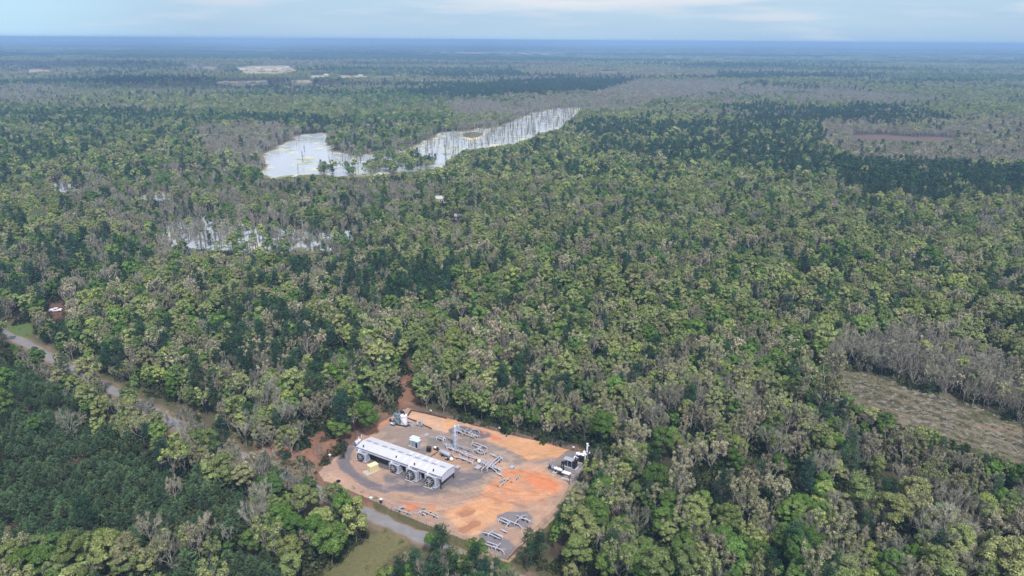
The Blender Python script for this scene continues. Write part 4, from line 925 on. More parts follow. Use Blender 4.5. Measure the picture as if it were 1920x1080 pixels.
def cooler(px0, py0, px1, py1, h, d, label, yard=False, rusty=False, ekey=''):
    p0, p1 = at(px0, py0), at(px1, py1); w = (p1 - p0).length; u = (p1 - p0).normalized(); n = Vector((-u.y, u.x, 0)); a = math.atan2(u.y, u.x); c0 = (p0 + p1) / 2
    r = empty('fan_cooler', (c0 + n * d / 2), label, 'gas cooler', 'fan coolers along the front of the shed', a)
    P = lambda s, t, z: tuple(c0 + u * s + n * t + Vector((0, 0, z)))
    b = MB(); z0 = .35; b.box(P(0, d / 2, (h + z0) / 2), (w, d, h - z0), a); cs = b.build('casing', GALV, r)
    e = MB()
    for s in (-w / 2, w / 2):
        e.box(P(s, .0, (h + z0) / 2), (.1, .1, h - z0 + .02), a); e.box(P(s, d, (h + z0) / 2), (.1, .1, h - z0 + .02), a)
    for z in (z0 + .06, h - .05): e.box(P(0, -.02, z), (w, .1, .1), a); e.box(P(w / 2 + .02, d / 2, z), (.06, d, .1), a)
    e.build('frame', mat('casing_edge', lin(206, 210, 222), .5) if 'casing_edge' not in bpy.data.materials else bpy.data.materials['casing_edge'], cs)
    R = min(w, h) * .36; fc = Vector(P(-.04 * w, -.02, z0 + (h - z0) * .5)); ax = -n
    s_ = MB(); s_.lathe(fc, [(R * 1.0, .0), (R * 1.14, .02), (R * 1.12, .26), (R * 1.02, .26), (R * .98, .03)], 28, ax); sh = s_.build('fan_shroud', DARK, r, True)
    bk = MB(); bk.lathe(fc + ax * .03, [(R * .98, 0), (R * .98, .02)], 28, ax); bk.build('fan_opening', BLACK, sh)
    f = MB(); f.lathe(fc + ax * .08, [(R * .16, 0), (R * .16, .16), (R * .05, .2)], 12, ax)
    for k in range(8):
        t = k * math.pi / 4 + .2; q = u * math.cos(t) + Vector((0, 0, 1)) * math.sin(t); q2 = u * -math.sin(t) + Vector((0, 0, 1)) * math.cos(t)
        a0, a1 = fc + ax * .12 + q * R * .14, fc + ax * .12 + q * R * .93; vs = [a0 - q2 * .06, a0 + q2 * .08, a1 + q2 * R * .15 + ax * .05, a1 - q2 * R * .13 - ax * .02]
        f.poly([tuple(v) for v in vs] + [tuple(v + ax * .02) for v in vs], [(0, 1, 2, 3), (7, 6, 5, 4), (0, 4, 5, 1), (1, 5, 6, 2), (2, 6, 7, 3), (3, 7, 4, 0)])
    f.build('fan', mat('fan_blades', lin(150, 152, 164), .5) if 'fan_blades' not in bpy.data.materials else bpy.data.materials['fan_blades'], r)
    l = MB(); l.box(P(w * .18, d * .55, h + .03), (w * .5, d * .6, .06), a); l.build('louvre', BLACK, r)
    l = MB()
    for q in (-.3, -.1, .12, .34): l.box(P(w * .18, d * (.55 + q * .8), h + .1), (w * .5, .05, .1), a)
    l.build('louvre_blades', GALV, r)
    g = MB(); g.tube([P(-w * .3, d * .2, h), P(-w * .3, d * .2, h + .45), P(-w * .3, d * 1.2, h + .5)], .11, 8); g.tube([P(-w * .42, d * .3, h), P(-w * .42, d * .3, h + .35), P(-w * .42, d * 1.2, h + .4)], .09, 8); g.build('header_pipe', WHITE, r)
    for s in (-w * .42, w * .42):
        for t in (.12, d - .12): k = MB(); k.box(P(s, t, z0 / 2), (.18, .18, z0), a); k.build('leg', DARK, r)
    if yard:
        k = MB(); k.tube([P(-.2, -.5, .1), P(-.2, -.5, h * .75)], .07, 6); k.tube([P(-w * .5, -.75, .25), P(w * .35, -.6, .25)], .09, 6); k.tube([P(.5, -.1, .5), P(.5, -.7, .2)], .08, 6); k.tube([P(-.2, -.5, h * .5), P(-.2, .0, h * .5)], .06, 6); k.build('drive_frame', mat('drive_frame_paint', lin(196, 188, 180), .6) if 'drive_frame_paint' not in bpy.data.materials else bpy.data.materials['drive_frame_paint'], r)
    # the engine and compressor skid under the roof behind it
    ec = c0 + n * (d + 2.1); er = empty('engine_skid', (ec.x, ec.y, 0), ('rust-brown' if rusty else 'dark') + ' engine skid under the roof, ' + ekey, 'engine', 'engine skids under the shed roof', a)
    Q = lambda s, t, z: (ec + u * s + n * t + Vector((0, 0, z))).to_tuple()
    b = MB(); b.box(Q(0, 0, .3), (w * .75, 3.4, .35), a); b.build('skid', DARK, er)
    b = MB(); b.box(Q(0, -.2, 1.2), (1.3, 2.4, 1.4), a); b.box(Q(0, -.2, 2.05), (.7, 2.2, .4), a, .8); b.build('engine_block', RUST if rusty else DARK, er)
    b = MB()
    for t in (-.9, -.3, .3, .9): b.tube([Q(-.65, t, 1.4), Q(-1.3, t, 1.5)], .28, 10)
    b.build('compressor_cylinder', mat('engine_grey', lin(110, 112, 120), .6) if 'engine_grey' not in bpy.data.materials else bpy.data.materials['engine_grey'], er)
    if rusty:
        b = MB(); b.tube([Q(.1, -1.6, 2.2), Q(.1, -2.2, 2.9), Q(.5, -2.9, 3.35)], .33, 10); b.tube([Q(.9, -1.8, 2.6), Q(.7, -2.5, 3.3)], .3, 10); b.build('exhaust_manifold', RUST, er)
    b = MB(); b.tube([Q(-.2, -2.35, 2.0), Q(-.2, -2.35, EAVE + .55)], .17, 10); b.cyl(Q(-.2, -2.35, EAVE + .5), .22, .3, 10); b.build('exhaust_stack', mat('sooty_stack', lin(70, 44, 40), .8) if 'sooty_stack' not in bpy.data.materials else bpy.data.materials['sooty_stack'], er)
cooler(669, 864, 686.3, 869.5, 3.1, 1.9, 'silver box cooler with a round fan, set apart at the left end of the shed', ekey='behind the leftmost fan cooler')
cooler(730.4, 885, 747.3, 891, 3.1, 1.9, 'silver fan cooler with dark engine, next right of the beige container', ekey='behind the second fan cooler from left')
cooler(762.5, 898, 781, 905.8, 3.7, 2.0, 'silver fan cooler with drive frame and rusty manifold, second from right end', True, True, 'behind the third fan cooler from left')
cooler(797.5, 911, 817.3, 918, 3.8, 2.1, 'silver fan cooler with drive frame, at the right gable of the shed', True, True, 'behind the rightmost fan cooler')

def container():
    p0, p1, p2 = at(689.2, 884), at(695, 887), at(709.8, 880.5); r = empty('equipment_container', (p0 + p2) / 2, 'beige box-shaped equipment container on a concrete slab in front of the shed', 'container', rz=ANG)
    c = (p0 + p2) / 2; d = (p2 - p1); L = d.length; a = math.atan2(d.y, d.x); w = 1.7; h = 1.75; dx = d.normalized(); nx = Vector((-dx.y, dx.x, 0)); P = lambda s, t, z: tuple(c + dx * s + nx * t + Vector((0, 0, z)))
    b = MB(); b.box(P(0, 0, .25 + h / 2), (L, w, h), a); bo = b.build('body', BEIGE, r)
    b = MB(); b.box(P(0, 0, .25 + h + .05), (L + .12, w + .12, .1), a); b.build('lid', mat('beige_lid', lin(222, 208, 168), .6), r)
    for s in (-.3, 0, .3): b = MB(); b.box(P(s * L, -w / 2 - .02, 1.1), (L * .2, .04, 1.4), a); b.build('door_panel', mat('beige_door', lin(196, 180, 136), .6) if 'beige_door' not in bpy.data.materials else bpy.data.materials['beige_door'], bo)
    b = MB(); b.box(P(-L / 2 - .02, 0, 1.1), (.04, w * .8, 1.3), a); b.build('end_door', BEIGE, r)
    b = MB(); b.box(P(-.5, -.1, .1), (L + 2.2, w + 1.0, .22), a); sl = b.build('concrete_slab', CONC, None); tag(sl, 'pale concrete slab carrying the beige container', 'slab')
container()

def hut():
    r = thing('control_hut', 778, 836, 'blue-grey metal hut with stepped flat roof behind the shed', 'hut'); p = at(778, 836); P = lambda s, t, z: tuple(p + U * s + Vv * t + Vector((0, 0, z)))
    b = MB(); b.box(P(-.5, .7, 1.15), (2.7, 1.7, 2.3), ANG); b.box(P(.8, -.1, 1.1), (2.0, 1.6, 2.2), ANG); b.box(P(-.7, -.45, 1.05), (1.2, .8, 2.1), ANG); b.build('wall', BLUEG, r)
    m = mat('pale_blue_roof_sheet', lin(188, 202, 222), .5)
    b = MB(); b.box(P(-.5, .7, 2.36), (2.95, 1.95, .12), ANG); b.box(P(.85, -.1, 2.28), (2.2, 1.8, .14), ANG); b.box(P(-.7, -.5, 2.16), (1.4, .95, .12), ANG); b.build('roof', m, r)
    b = MB(); b.box(P(1.3, -.93, .95), (.7, .05, 1.8), ANG); b.build('door', BLACK, r)
    for s in (-.2, .4): b = MB(); b.box(P(s, -.93, 1.1), (.06, .06, 2.0), ANG); b.build('corner_post', DARK, r)
    b = MB(); b.box(P(0, .2, .06), (3.6, 2.8, .12), ANG); b.build('base_slab', CONC, r)
hut()

def tank(name, px, py, dia, h, m, label, bands, flat=True):
    r = thing(name, px, py, label, 'storage tank'); p = at(px, py); b = MB(); R = dia / 2
    b.lathe(tuple(p), [(R, 0), (R, h), (R * .96, h + .04), (.15, h + .28)], 32); b.build('shell', m, r, True)
    for z in bands: b = MB(); b.lathe(tuple(p), [(R + .01, z), (R + .05, z + .02), (R + .05, z + .14), (R + .01, z + .16)], 32); b.build('band', mat(name + '_band', lin(140, 146, 158), .6) if name + '_band' not in bpy.data.materials else bpy.data.materials[name + '_band'], r)
    b = MB(); b.cyl((p.x + .2, p.y, h + .2), .28, .25, 12); b.build('roof_hatch', DARK, r)
    b = MB()
    for k in range(9): # stair wrapped round the shell
        t0, t1 = -2.6 + k * .17, -2.43 + k * .17; b.tube([(p.x + (R + .3) * math.cos(t0), p.y + (R + .3) * math.sin(t0), h * (1 - k / 9)), (p.x + (R + .3) * math.cos(t1), p.y + (R + .3) * math.sin(t1), h * (1 - (k + 1) / 9))], .1, 4)
    b.build('stair', BLUEG, r)
tank('storage_tank', 745.5, 792.5, 2.35, 3.4, GREENT, 'dark grey-green storage tank beside the white one at the pad corner', [1.1, 2.5])
tank('storage_tank', 757.7, 794.8, 2.25, 3.2, WHITE, 'tall white storage tank with wrap-around stair at the pad corner', [2.95])
def curb(pts, h, w, m, name, label, cat):
    b = MB(); P = [at(*q) for q in pts]
    for i in range(len(P) - 1):
        a, c = P[i], P[i + 1]; d = c - a; b.box(tuple((a + c) / 2 + Vector((0, 0, h / 2))), (d.length + w * .7, w, h - .003 * i), math.atan2(d.y, d.x))
    o = b.build(name, m); return tag(o, label, cat)
curb([(736, 796), (762, 801), (772, 795), (748, 789), (736, 796)], .5, .18, DARK, 'containment_wall', 'low dark containment wall around the two storage tanks', 'containment wall')
def stairs():
    r = thing('access_stairs', 768, 799, 'grey steel steps over the wall beside the white tank', 'steps'); p = at(768, 799); P = lambda s, t, z: tuple(p + U * s + Vv * t + Vector((0, 0, z)))
    for t in (-.4, .4): b = MB(); b.tube([P(-1.2, t, .05), P(0, t, 1.0), P(.3, t, 1.0), P(1.5, t, .05)], .07, 5); b.build('stringer', BLUEG, r); b = MB(); b.tube([P(-1.2, t, .9), P(0, t, 1.8), P(.3, t, 1.8), P(1.5, t, .9)], .05, 5); b.build('handrail', PIPE, r)
    b = MB()
    for k in range(5): b.box(P(-1.1 + k * .26, 0, .15 + k * .2), (.24, .8, .04), ANG); b.box(P(1.4 - k * .26, 0, .152 + k * .2), (.24, .8, .04), ANG)
    b.build('treads', BLUEG, r)
stairs()

# horizontal vessel on saddles
def hvessel(name, px0, py0, px1, py1, R, z, m, label, cat='pressure vessel', saddles=2, frame=None):
    a, b_ = at(px0, py0, z), at(px1, py1, z); d = b_ - a; L = d.length; ax = d.normalized(); an = math.atan2(d.y, d.x); mid = (a + b_) / 2; r = empty(name, (mid.x, mid.y, 0), label, cat, rz=an)
    v = MB(); v.lathe(tuple(a), [(R * .3, -R * .42), (R * .7, -R * .3), (R * .93, -R * .12), (R, 0), (R, L), (R * .93, L + R * .12), (R * .7, L + R * .3), (R * .3, L + R * .42)], 24, tuple(ax)); v.build('shell', m, r, True)
    for k in range(saddles):
        q = a + ax * L * (.18 + .64 * k / max(1, saddles - 1)); v = MB(); v.box((q.x, q.y, (z - R * .55) / 2), (.25, R * 1.5, z - R * .55), an); v.build('saddle', DARK, r)
    v = MB(); q = a + ax * L * .3; v.cyl((q.x, q.y, z + R * .9), .12, .35, 8); q = a + ax * L * .75; v.cyl((q.x, q.y, z + R * .9), .1, .45, 8); v.build('nozzle', m, r)
    if frame:
        v = MB(); q = mid; v.box((q.x, q.y, .12), (L * 1.15, R * 2.6, .2), an); v.build('skid', frame, r)
    return r
hvessel('pressure_vessel', 826.5, 846, 842.5, 853, .62, 1.45, BLUEG, 'blue-grey horizontal pressure vessel lying behind the middle of the shed')
def column():
    r = thing('scrubber_tower', 853.5, 842.5, 'tall slim grey scrubber tower rising above the pipe yard', 'tower'); p = at(853.5, 842.5); b = MB()
    b.lathe(tuple(p), [(.55, 0), (.5, .3), (.5, 4.6), (.42, 4.9)], 20); b.build('lower_shell', BLUEG, r, True); b = MB(); b.lathe((p.x, p.y, 4.88), [(.42, 0), (.42, 3.2), (.2, 3.5)], 20); b.build('upper_shell', mat('pale_tower_paint', lin(176, 184, 206), .45), r, True)
    for z in (1.8, 3.3, 4.75, 6.4): b = MB(); b.lathe((p.x, p.y, z), [(.5, 0), (.6, .03), (.6, .12), (.5, .15)], 20); b.build('flange', PIPE, r)
    b = MB(); b.tube([(p.x - .65, p.y - .2, .3), (p.x - .65, p.y - .2, 7.9)], .05, 5); b.tube([(p.x - .65, p.y + .2, .3), (p.x - .65, p.y + .2, 7.9)], .05, 5)
    for k in range(16): b.tube([(p.x - .65, p.y - .2, .6 + k * .46), (p.x - .65, p.y + .2, .6 + k * .46)], .03, 4)
    b.build('ladder', PIPE, r); b = MB(); b.tube([(p.x + .3, p.y, 8.3), (p.x + .75, p.y, 8.3), (p.x + .75, p.y, .5)], .08, 6); b.build('down_pipe', PIPE, r)
column()
def vtank(px, py, R, h, m, label, name='vertical_vessel', cat='vessel'):
    r = thing(name, px, py, label, cat); p = at(px, py); b = MB(); b.lathe((p.x, p.y, .35), [(R * .5, -.1), (R, .1), (R, h - .25), (R * .75, h - .08), (R * .3, h)], 18); b.build('shell', m, r, True)
    b = MB(); b.lathe(tuple(p), [(R * .9, 0), (R * .9, .4)], 16); b.build('skirt', DARK, r); b = MB(); b.cyl((p.x, p.y, h + .3), .08, .5, 8); b.tube([(p.x + R, p.y, h * .6), (p.x + R + .5, p.y, h * .6), (p.x + R + .5, p.y, .2)], .07, 6); b.build('nozzle', PIPE, r)
vtank(859.5, 811, .5, 2.6, BLUEG, 'short grey vertical vessel on the back gravel mound')
vtank(790.5, 799.5, .35, 2.2, BLUEG, 'slim grey vertical vessel beside the sand basin')
vtank(783, 798, .3, 1.3, mat('pale_tan_paint', lin(186, 178, 168), .6), 'small pale vessel between the tank steps and sand basin')
def ball(px, py, label):
    r = thing('round_tank', px, py, label, 'small tank'); p = at(px, py); R = .58; b = MB(); b.lathe((p.x, p.y, .62), [(R * math.sin(t), -R * math.cos(t)) for t in np.linspace(.12, 3.02, 11)], 20); b.build('shell', mat('cream_tank_paint', lin(226, 218, 200), .4) if 'cream_tank_paint' not in bpy.data.materials else bpy.data.materials['cream_tank_paint'], r, True)
    b = MB(); b.lathe(tuple(p), [(.4, 0), (.36, .3)], 14); b.build('stand', DARK, r); b = MB(); b.tube([tuple(p + U * -.5 + Vector((0, 0, .4))), tuple(p + U * -1.3 + Vector((0, 0, .35))), tuple(p + U * -1.6 - Vv * .8 + Vector((0, 0, .2)))], .07, 6); b.build('pipe', DARK, r)
ball(846.5, 864, 'round cream tank standing just behind the shed roof'); ball(898.3, 868, 'round cream tank beside the crossing pipe racks')

def pipes(label, px, py, runs, r=.13, z=.75, m=None, sup=3.2, valves=(), cat='pipework', name='pipe_rack', ends=True, dia=None, stand=None):
    """above-ground pipework: runs of (points) in image pixels, each carried on stanchions"""
    rt = thing(name, px, py, label, cat); m = m or PIPE; ns = 0
    for k, run in enumerate(runs):
        rr = r if dia is None else dia[k]; P = [at(q[0], q[1], q[2] if len(q) > 2 else z) for q in run]; pts = list(P)
        if ends:
            d0 = (P[0] - P[1]).normalized() * .25; d1 = (P[-1] - P[-2]).normalized() * .25
            pts = [Vector((P[0].x + d0.x, P[0].y + d0.y, .0)), P[0] + d0 - Vector((0, 0, .2))] + [P[0]] + P[1:-1] + [P[-1]] + [P[-1] + d1 - Vector((0, 0, .2)), Vector((P[-1].x + d1.x, P[-1].y + d1.y, .0))]
        b = MB(); b.tube([tuple(q) for q in pts], rr, 8); b.build('pipe', m, rt, True)
        for i in range(len(P) - 1):
            L = (P[i + 1] - P[i]).length; n = int(L / sup) + (1 if L > 1.2 else 0)
            for j in range(n):
                q = P[i].lerp(P[i + 1], (j + .5) / n); ns += 1
                if ns > 14: continue
                b = MB(); b.box((q.x, q.y, (q.z - rr) / 2), (.14, .14, q.z - rr), ANG); b.box((q.x, q.y, .05), (.4, .4, .1), ANG); b.build('support', DARK, rt)
    for (vx, vy) in valves:
        q = at(vx, vy, z); b = MB(); b.lathe((q.x, q.y, q.z - .22), [(.22, 0), (.26, .1), (.26, .34), (.12, .44), (.06, .8), (.2, .82), (.2, .88)], 10); b.build('valve', BLUEG, rt)
    return rt
pipes('small grey metering skid with twin pipes, nearest the sand basin', 826, 823, [[(819, 820), (831, 824)], [(822, 817), (834, 821.5)], [(819, 820), (822, 817)], [(831, 824), (834, 818.5)]], .16, .9, valves=[(827, 819), (831, 820)], name='metering_skid')
pipes('pair of long thin pipes running past the scrubber tower', 846, 826, [[(833, 818), (850, 826)], [(836, 817), (852, 824)], [(857, 834), (888, 843.5)], [(858, 836), (886, 846)]], .08, .55, sup=5)
pipes('grey valve skid at the left foot of the scrubber tower', 842, 836, [[(834, 832), (846, 836)], [(838, 838), (850, 841)], [(834, 832), (838, 838)], [(846, 835.5), (849, 841)]], .17, .95, valves=[(837, 834), (842, 838), (847, 837), (843, 835)], name='metering_skid')
pipes('long double pipe run from the tower to the crossing racks', 880, 852, [[(838, 839), (862, 847), (872, 853), (900, 862)], [(855, 842), (875, 850.5), (900, 860), (915, 866)], [(868, 848), (874, 846.5), (875, 851)]], .13, .7, valves=[(871, 849.5), (873, 851)], sup=4)
pipes('grey pipe with end loop leading right from the blue-grey vessel', 868, 860, [[(847, 850), (851, 856), (862, 858), (886, 867)], [(862, 856.5), (875, 862)], [(886, 867), (888, 863)], [(875, 861), (876, 858.5)]], .14, .7, valves=[(862, 855)], sup=4)
pipes('rectangular pipe loop with spur in the middle of the yard', 897, 837, [[(884, 832), (887, 828.5), (903, 834.5), (912, 838.5)], [(884, 832), (900, 838)], [(904, 835), (897, 842)], [(889, 843), (899, 849), (905, 850), (907, 845), (897, 841.5), (889, 843)], [(896, 839.5), (901, 843.5)], [(909, 849), (913, 845)]], .14, .8, valves=[(886, 830)], sup=4)
pipes('arched pipe loop and low header on the back gravel mound', 882, 812, [[(880, 811), (885, 805.5), (891, 804.5), (897, 807), (899, 810)], [(864, 804), (880, 811), (894, 817)], [(881, 814), (890, 817.5), (898, 817)], [(872, 808), (877, 803)], [(880, 811), (884, 809)], [(884, 816), (887, 812.5)], [(888, 817), (891, 814)]], .11, .7, sup=3.5)
pipes('low yellow-grey pipe row in front of the gravel mound', 876, 816, [[(861, 809.5), (888, 819.5)], [(880, 817), (890, 820.5)]], .07, .5, m=mat('pale_yellow_pipe', lin(186, 172, 140), .6), sup=1.6)
pipes('cluster of grey valves beside the short vessel on the mound', 853, 806, [[(852, 802), (862, 806)], [(853, 806), (865, 810)], [(854, 800), (864, 803.5)]], .14, 1.2, valves=[(853, 804), (856, 805), (862, 807), (858, 802)], name='metering_skid')
pipes('long twin pipe rack crossing diagonally at the right of the yard', 925, 868, [[(936, 856), (920, 869)], [(941, 858), (924, 872.5)], [(936, 856), (941, 858)], [(921, 864), (904, 879)], [(924, 868), (914, 877)]], .16, 1.15, valves=[(938, 857)], sup=3.5, cat='pipe rack')
pipes('twin pipe rack running down to the right under the crossing rack', 920, 871, [[(899, 860), (914, 866), (928, 874)], [(901, 864), (918, 872), (938, 881)], [(903, 867), (924, 878), (930, 883)], [(921, 868), (927, 873), (938, 878)]], .15, .75, valves=[(908, 865), (913, 867), (916, 870)], sup=3.5, cat='pipe rack')
pipes('row of short cross pipes tying the two racks together', 911, 868, [[(907, 862), (903, 867)], [(911, 864), (907, 869)], [(915, 866), (911, 871)], [(919, 869), (913, 875)]], .1, .9, sup=9, cat='pipe rack')
pipes('two rust-orange drain pipes beside the round cream tank', 906, 872, [[(908, 866), (903, 873)], [(915, 872), (909, 879)]], .06, .4, m=mat('rust_orange_pipe', lin(196, 140, 110), .7), sup=9)
pipes('bundle of new pipe laid on orange clay with yellow end', 946, 904, [[(956, 894.5), (938, 911)], [(941, 899), (952, 898)], [(936, 901), (946, 898)]], .16, .45, m=mat('grey_clay_dusted_pipe', lin(172, 156, 150), .6), valves=[(943, 902), (939, 902)], sup=4, name='pipe_bundle')
pipes('short forked pipe on orange clay right of the pipe bundle', 967, 898, [[(972, 892), (964, 901)], [(968, 891), (973, 895)]], .15, .45, m=bpy.data.materials['grey_clay_dusted_pipe'], valves=[(968, 895)], sup=4, name='pipe_bundle')
pipes('low yellow marker rails around the pipe bundle', 950, 906, [[(930, 908), (937, 912)], [(955, 901), (963, 904)], [(969, 889), (977, 893)], [(944, 892), (938, 898)]], .06, .3, m=YEL, sup=2, ends=False, name='marker_rail', cat='rail')
pipes('grey manifold with small valves at the front left of the pad', 754, 956, [[(741, 954), (771, 963)], [(750, 951.5), (759, 950)], [(745, 952), (752, 957)]], .12, .6, valves=[(741, 953), (759, 951)], sup=3)
pipes('grey manifold with yellow rails at the front middle of the pad', 803, 962, [[(794, 958), (820, 969)], [(786, 960), (796, 957)], [(788, 961), (797, 965)]], .12, .6, valves=[(787, 960), (819, 968)], sup=3)
pipes('thin yellow rails beside the front middle manifold', 810, 958, [[(790, 952), (800, 953)], [(802, 957), (823, 966)]], .05, .4, m=YEL, sup=2.5, ends=False, name='marker_rail', cat='rail')
P5 = lambda L: [[(880 + x / 9, 930 + y / 9) for x, y in q] for q in L]
pipes('ladder-shaped white pipe loop on the upper lower-right gravel pad', 950, 976, P5([[(500, 395), (530, 360), (700, 430), (830, 480), (875, 520)], [(500, 400), (640, 455)], [(690, 430), (625, 510)], [(560, 375), (640, 410)]]), .15, .7, sup=4)
pipes('forked white pipe loop at the right of the upper gravel pad', 978, 970, P5([[(770, 450), (860, 355), (790, 325)], [(860, 355), (940, 390), (1025, 420)], [(870, 375), (960, 375), (1000, 410)], [(880, 345), (960, 320)]]), .12, .7, sup=4)
pipes('white pipe loop with cross spur on the middle of the lower gravel pad', 925, 1004, P5([[(225, 615), (330, 635), (530, 725), (565, 680), (390, 610)], [(330, 635), (395, 585)], [(400, 615), (545, 690)]]), .15, .7, sup=4)
pipes('white pipe loop with curved tail nearest the bottom pad corner', 928, 1026, P5([[(460, 825), (300, 770), (275, 815), (450, 870), (540, 905), (580, 950)], [(450, 870), (520, 800)], [(390, 850), (425, 850)]]), .15, .75, sup=4)
pipes('pale pipe crossing the ground from the shed to the vessel', 815, 852, [[(807, 856), (822, 846)]], .1, .3, m=DARK, sup=5, ends=False)

for i_, (lb_, x_, y_, dx_, n_) in enumerate((('stack of grey pipe lengths between the crossing racks', 896, 872, 10, 5), ('stack of grey pipe lengths beside the twin rack end', 930, 886, 9, 4), ('row of pipe lengths laid out behind the white tank', 800, 812, 9, 4), ('pile of pipe lengths near the middle loop', 918, 850, 9, 4), ('short stack of pipes at the right edge of the gravel', 960, 872, 9, 4), ('pipe lengths laid by the lower gravel pad edge', 938, 992, 9, 4), ('stack of pipe lengths by the vessel at the shed rear', 858, 872, 9, 4))):
    pipes(lb_, x_ + dx_ / 2, y_, [[(x_ + k_ * 1.6, y_ + k_ * 1.1), (x_ + dx_ + k_ * 1.6, y_ + dx_ * .36 + k_ * 1.1)] if i_ % 2 else [(x_ + k_ * 1.7, y_ + k_ * .6), (x_ - dx_ * .6 + k_ * 1.7, y_ + dx_ * .55 + k_ * .6)] for k_ in range(n_)], .13, .35, m=PIPE, sup=9, ends=False, name='pipe_stack', cat='pipes')

def pump(px, py, label, m1, m2, s=1.0, name='pump_skid'):
    r = thing(name, px, py, label, 'pump'); p = at(px, py); P = lambda a, t, z: tuple(p + U * a * s + Vv * t * s + Vector((0, 0, z * s)))
    b = MB(); b.box(P(0, 0, .12), (1.6 * s, .9 * s, .24 * s), ANG); b.build('skid', DARK, r); b = MB(); b.tube([P(-.6, 0, .6), P(.1, 0, .6)], .3 * s, 10); b.build('motor', m1, r)
    b = MB(); b.lathe(P(.45, -.15, .6), [(.36 * s, 0), (.4 * s, .15 * s), (.3 * s, .3 * s)], 12, tuple(Vv)); b.build('pump_casing', m2, r); b = MB(); b.tube([P(.45, 0, .9), P(.45, 0, 1.3), P(1.0, 0, 1.3)], .08 * s, 6); b.build('outlet_pipe', PIPE, r)
pump(736.5, 797.5, 'small white pump skid left of the dark tank', WHITE, PIPE); pump(734, 790, 'dark pump behind the small white pump skid', DARK, BLUEG)
pump(754, 775.5, 'dark pump set behind the tanks at the pad corner', DARK, DARK, 1.2); pump(797, 860, 'dark generator set tucked behind the shed roof', DARK, WHITE, 1.3)
pump(818, 843, 'pale round-ended pump beside the black box', WHITE, DARK, 1.1); pump(838, 862, 'pale pump joined to the round cream tank', PIPE, DARK, .8)
def blackbox():
    r = thing('cabinet', 804.5, 847, 'black square equipment cabinet behind the shed', 'cabinet'); p = at(804.5, 847); P = lambda s, t, z: tuple(p + U * s + Vv * t + Vector((0, 0, z)))
    b = MB(); b.box(P(0, 0, .85), (1.3, 1.0, 1.5), ANG + .3); b.build('body', BLACK, r); b = MB(); b.box(P(0, 0, 1.64), (1.4, 1.1, .08), ANG + .3); b.build('lid', DARK, r)
    for q in (-.4, .4): b = MB(); b.box(P(q, 0, .06), (.15, .9, .12), ANG + .3); b.build('foot', DARK, r)
blackbox()

# right-hand skids
hvessel('pressure_vessel', 1081.5, 850, 1095, 855, .5, 1.9, WHITE, 'white horizontal vessel on a frame at the far right corner', frame=PIPE)
hvessel('pressure_vessel', 1039.5, 877, 1053, 881.5, .38, 1.5, WHITE, 'slim white horizontal vessel beside two black stacks', frame=DARK)
def stack(px, py, h, label, R=.17, m=BLACK):
    r = thing('stack', px, py, label, 'stack'); p = at(px, py); b = MB(); b.cyl(tuple(p), R, h, 12); b.build('pipe', m, r, True); b = MB(); b.cyl((p.x, p.y, h), R * 1.25, .15, 12); b.box((p.x + R * 1.5, p.y, h * .85), (.35, .2, .3), ANG); b.build('cap', m, r); b = MB(); b.box((p.x, p.y, .1), (.7, .7, .2), ANG); b.build('base', CONC, r)
stack(1053.2, 880, 2.6, 'left of two black exhaust stacks beside the slim white vessel'); stack(1056.6, 883, 3.0, 'right and taller of two black stacks beside the slim white vessel', .2)
stack(1032.5, 876, 2.4, 'slim grey vent stack at the left end of the right skids', .15, BLUEG); stack(1100.5, 853, 3.8, 'tall white vent stack at the far right pad corner', .28, WHITE)
pump(1033, 878.5, 'dark pump skid at the foot of the slim grey vent stack', DARK, BLUEG, 1.0)
def frame_unit():
    r = thing('compressor_package', 1070, 876, 'grey framed compressor package with dark end cooler', 'compressor'); p = at(1070, 876); P = lambda s, t, z: tuple(p + U * s + Vv * t + Vector((0, 0, z)))
    b = MB(); b.box(P(0, 0, .2), (4.6, 2.0, .3), ANG); b.build('skid', GALV, r)
    b = MB()
    for s in (-2.0, -.7, .7):
        for t in (-.8, .8): b.box(P(s, t, 1.4), (.12, .12, 2.2), ANG)
    for t in (-.8, .8): b.box(P(-.65, t, 2.5), (2.9, .12, .12), ANG)
    b.build('frame', GALV, r); b = MB(); b.box(P(-.65, 0, 2.6), (3.0, 1.9, .08), ANG); b.build('roof', mat('pale_frame_roof', lin(150, 152, 168), .5), r)
    b = MB(); b.box(P(-.6, 0, 1.1), (2.1, 1.1, 1.4), ANG); b.build('engine', DARK, r); b = MB(); b.box(P(1.4, 0, 1.5), (.7, 1.9, 2.3), ANG); b.build('cooler', BLACK, r)
    b = MB(); b.tube([P(1.2, .4, 2.6), P(1.2, .4, 3.4)], .15, 8); b.build('exhaust_stack', BLACK, r)
frame_unit()
def dark_unit():
    r = thing('compressor_package', 1090, 868, 'dark compressor set with pale front rails near the far right vessel', 'compressor'); p = at(1090, 867); P = lambda s, t, z: tuple(p + U * s + Vv * t + Vector((0, 0, z)))
    b = MB(); b.box(P(0, 0, .2), (2.0, 2.4, .3), ANG); b.build('skid', DARK, r); b = MB(); b.box(P(0, .3, 1.25), (1.5, 1.4, 1.8), ANG); b.build('body', BLACK, r)
    b = MB(); b.tube([P(-.8, -1.1, .5), P(.9, -1.1, .5)], .09, 6); b.tube([P(-.8, -1.4, .3), P(.9, -1.4, .3)], .09, 6); b.build('rail', mat('pale_rail_paint', lin(196, 188, 180), .6), r)
    b = MB(); b.tube([P(.9, .6, .3), P(.9, .6, 2.9), P(1.5, .6, 2.9)], .22, 8); b.build('white_pipe', WHITE, r)
dark_unit()
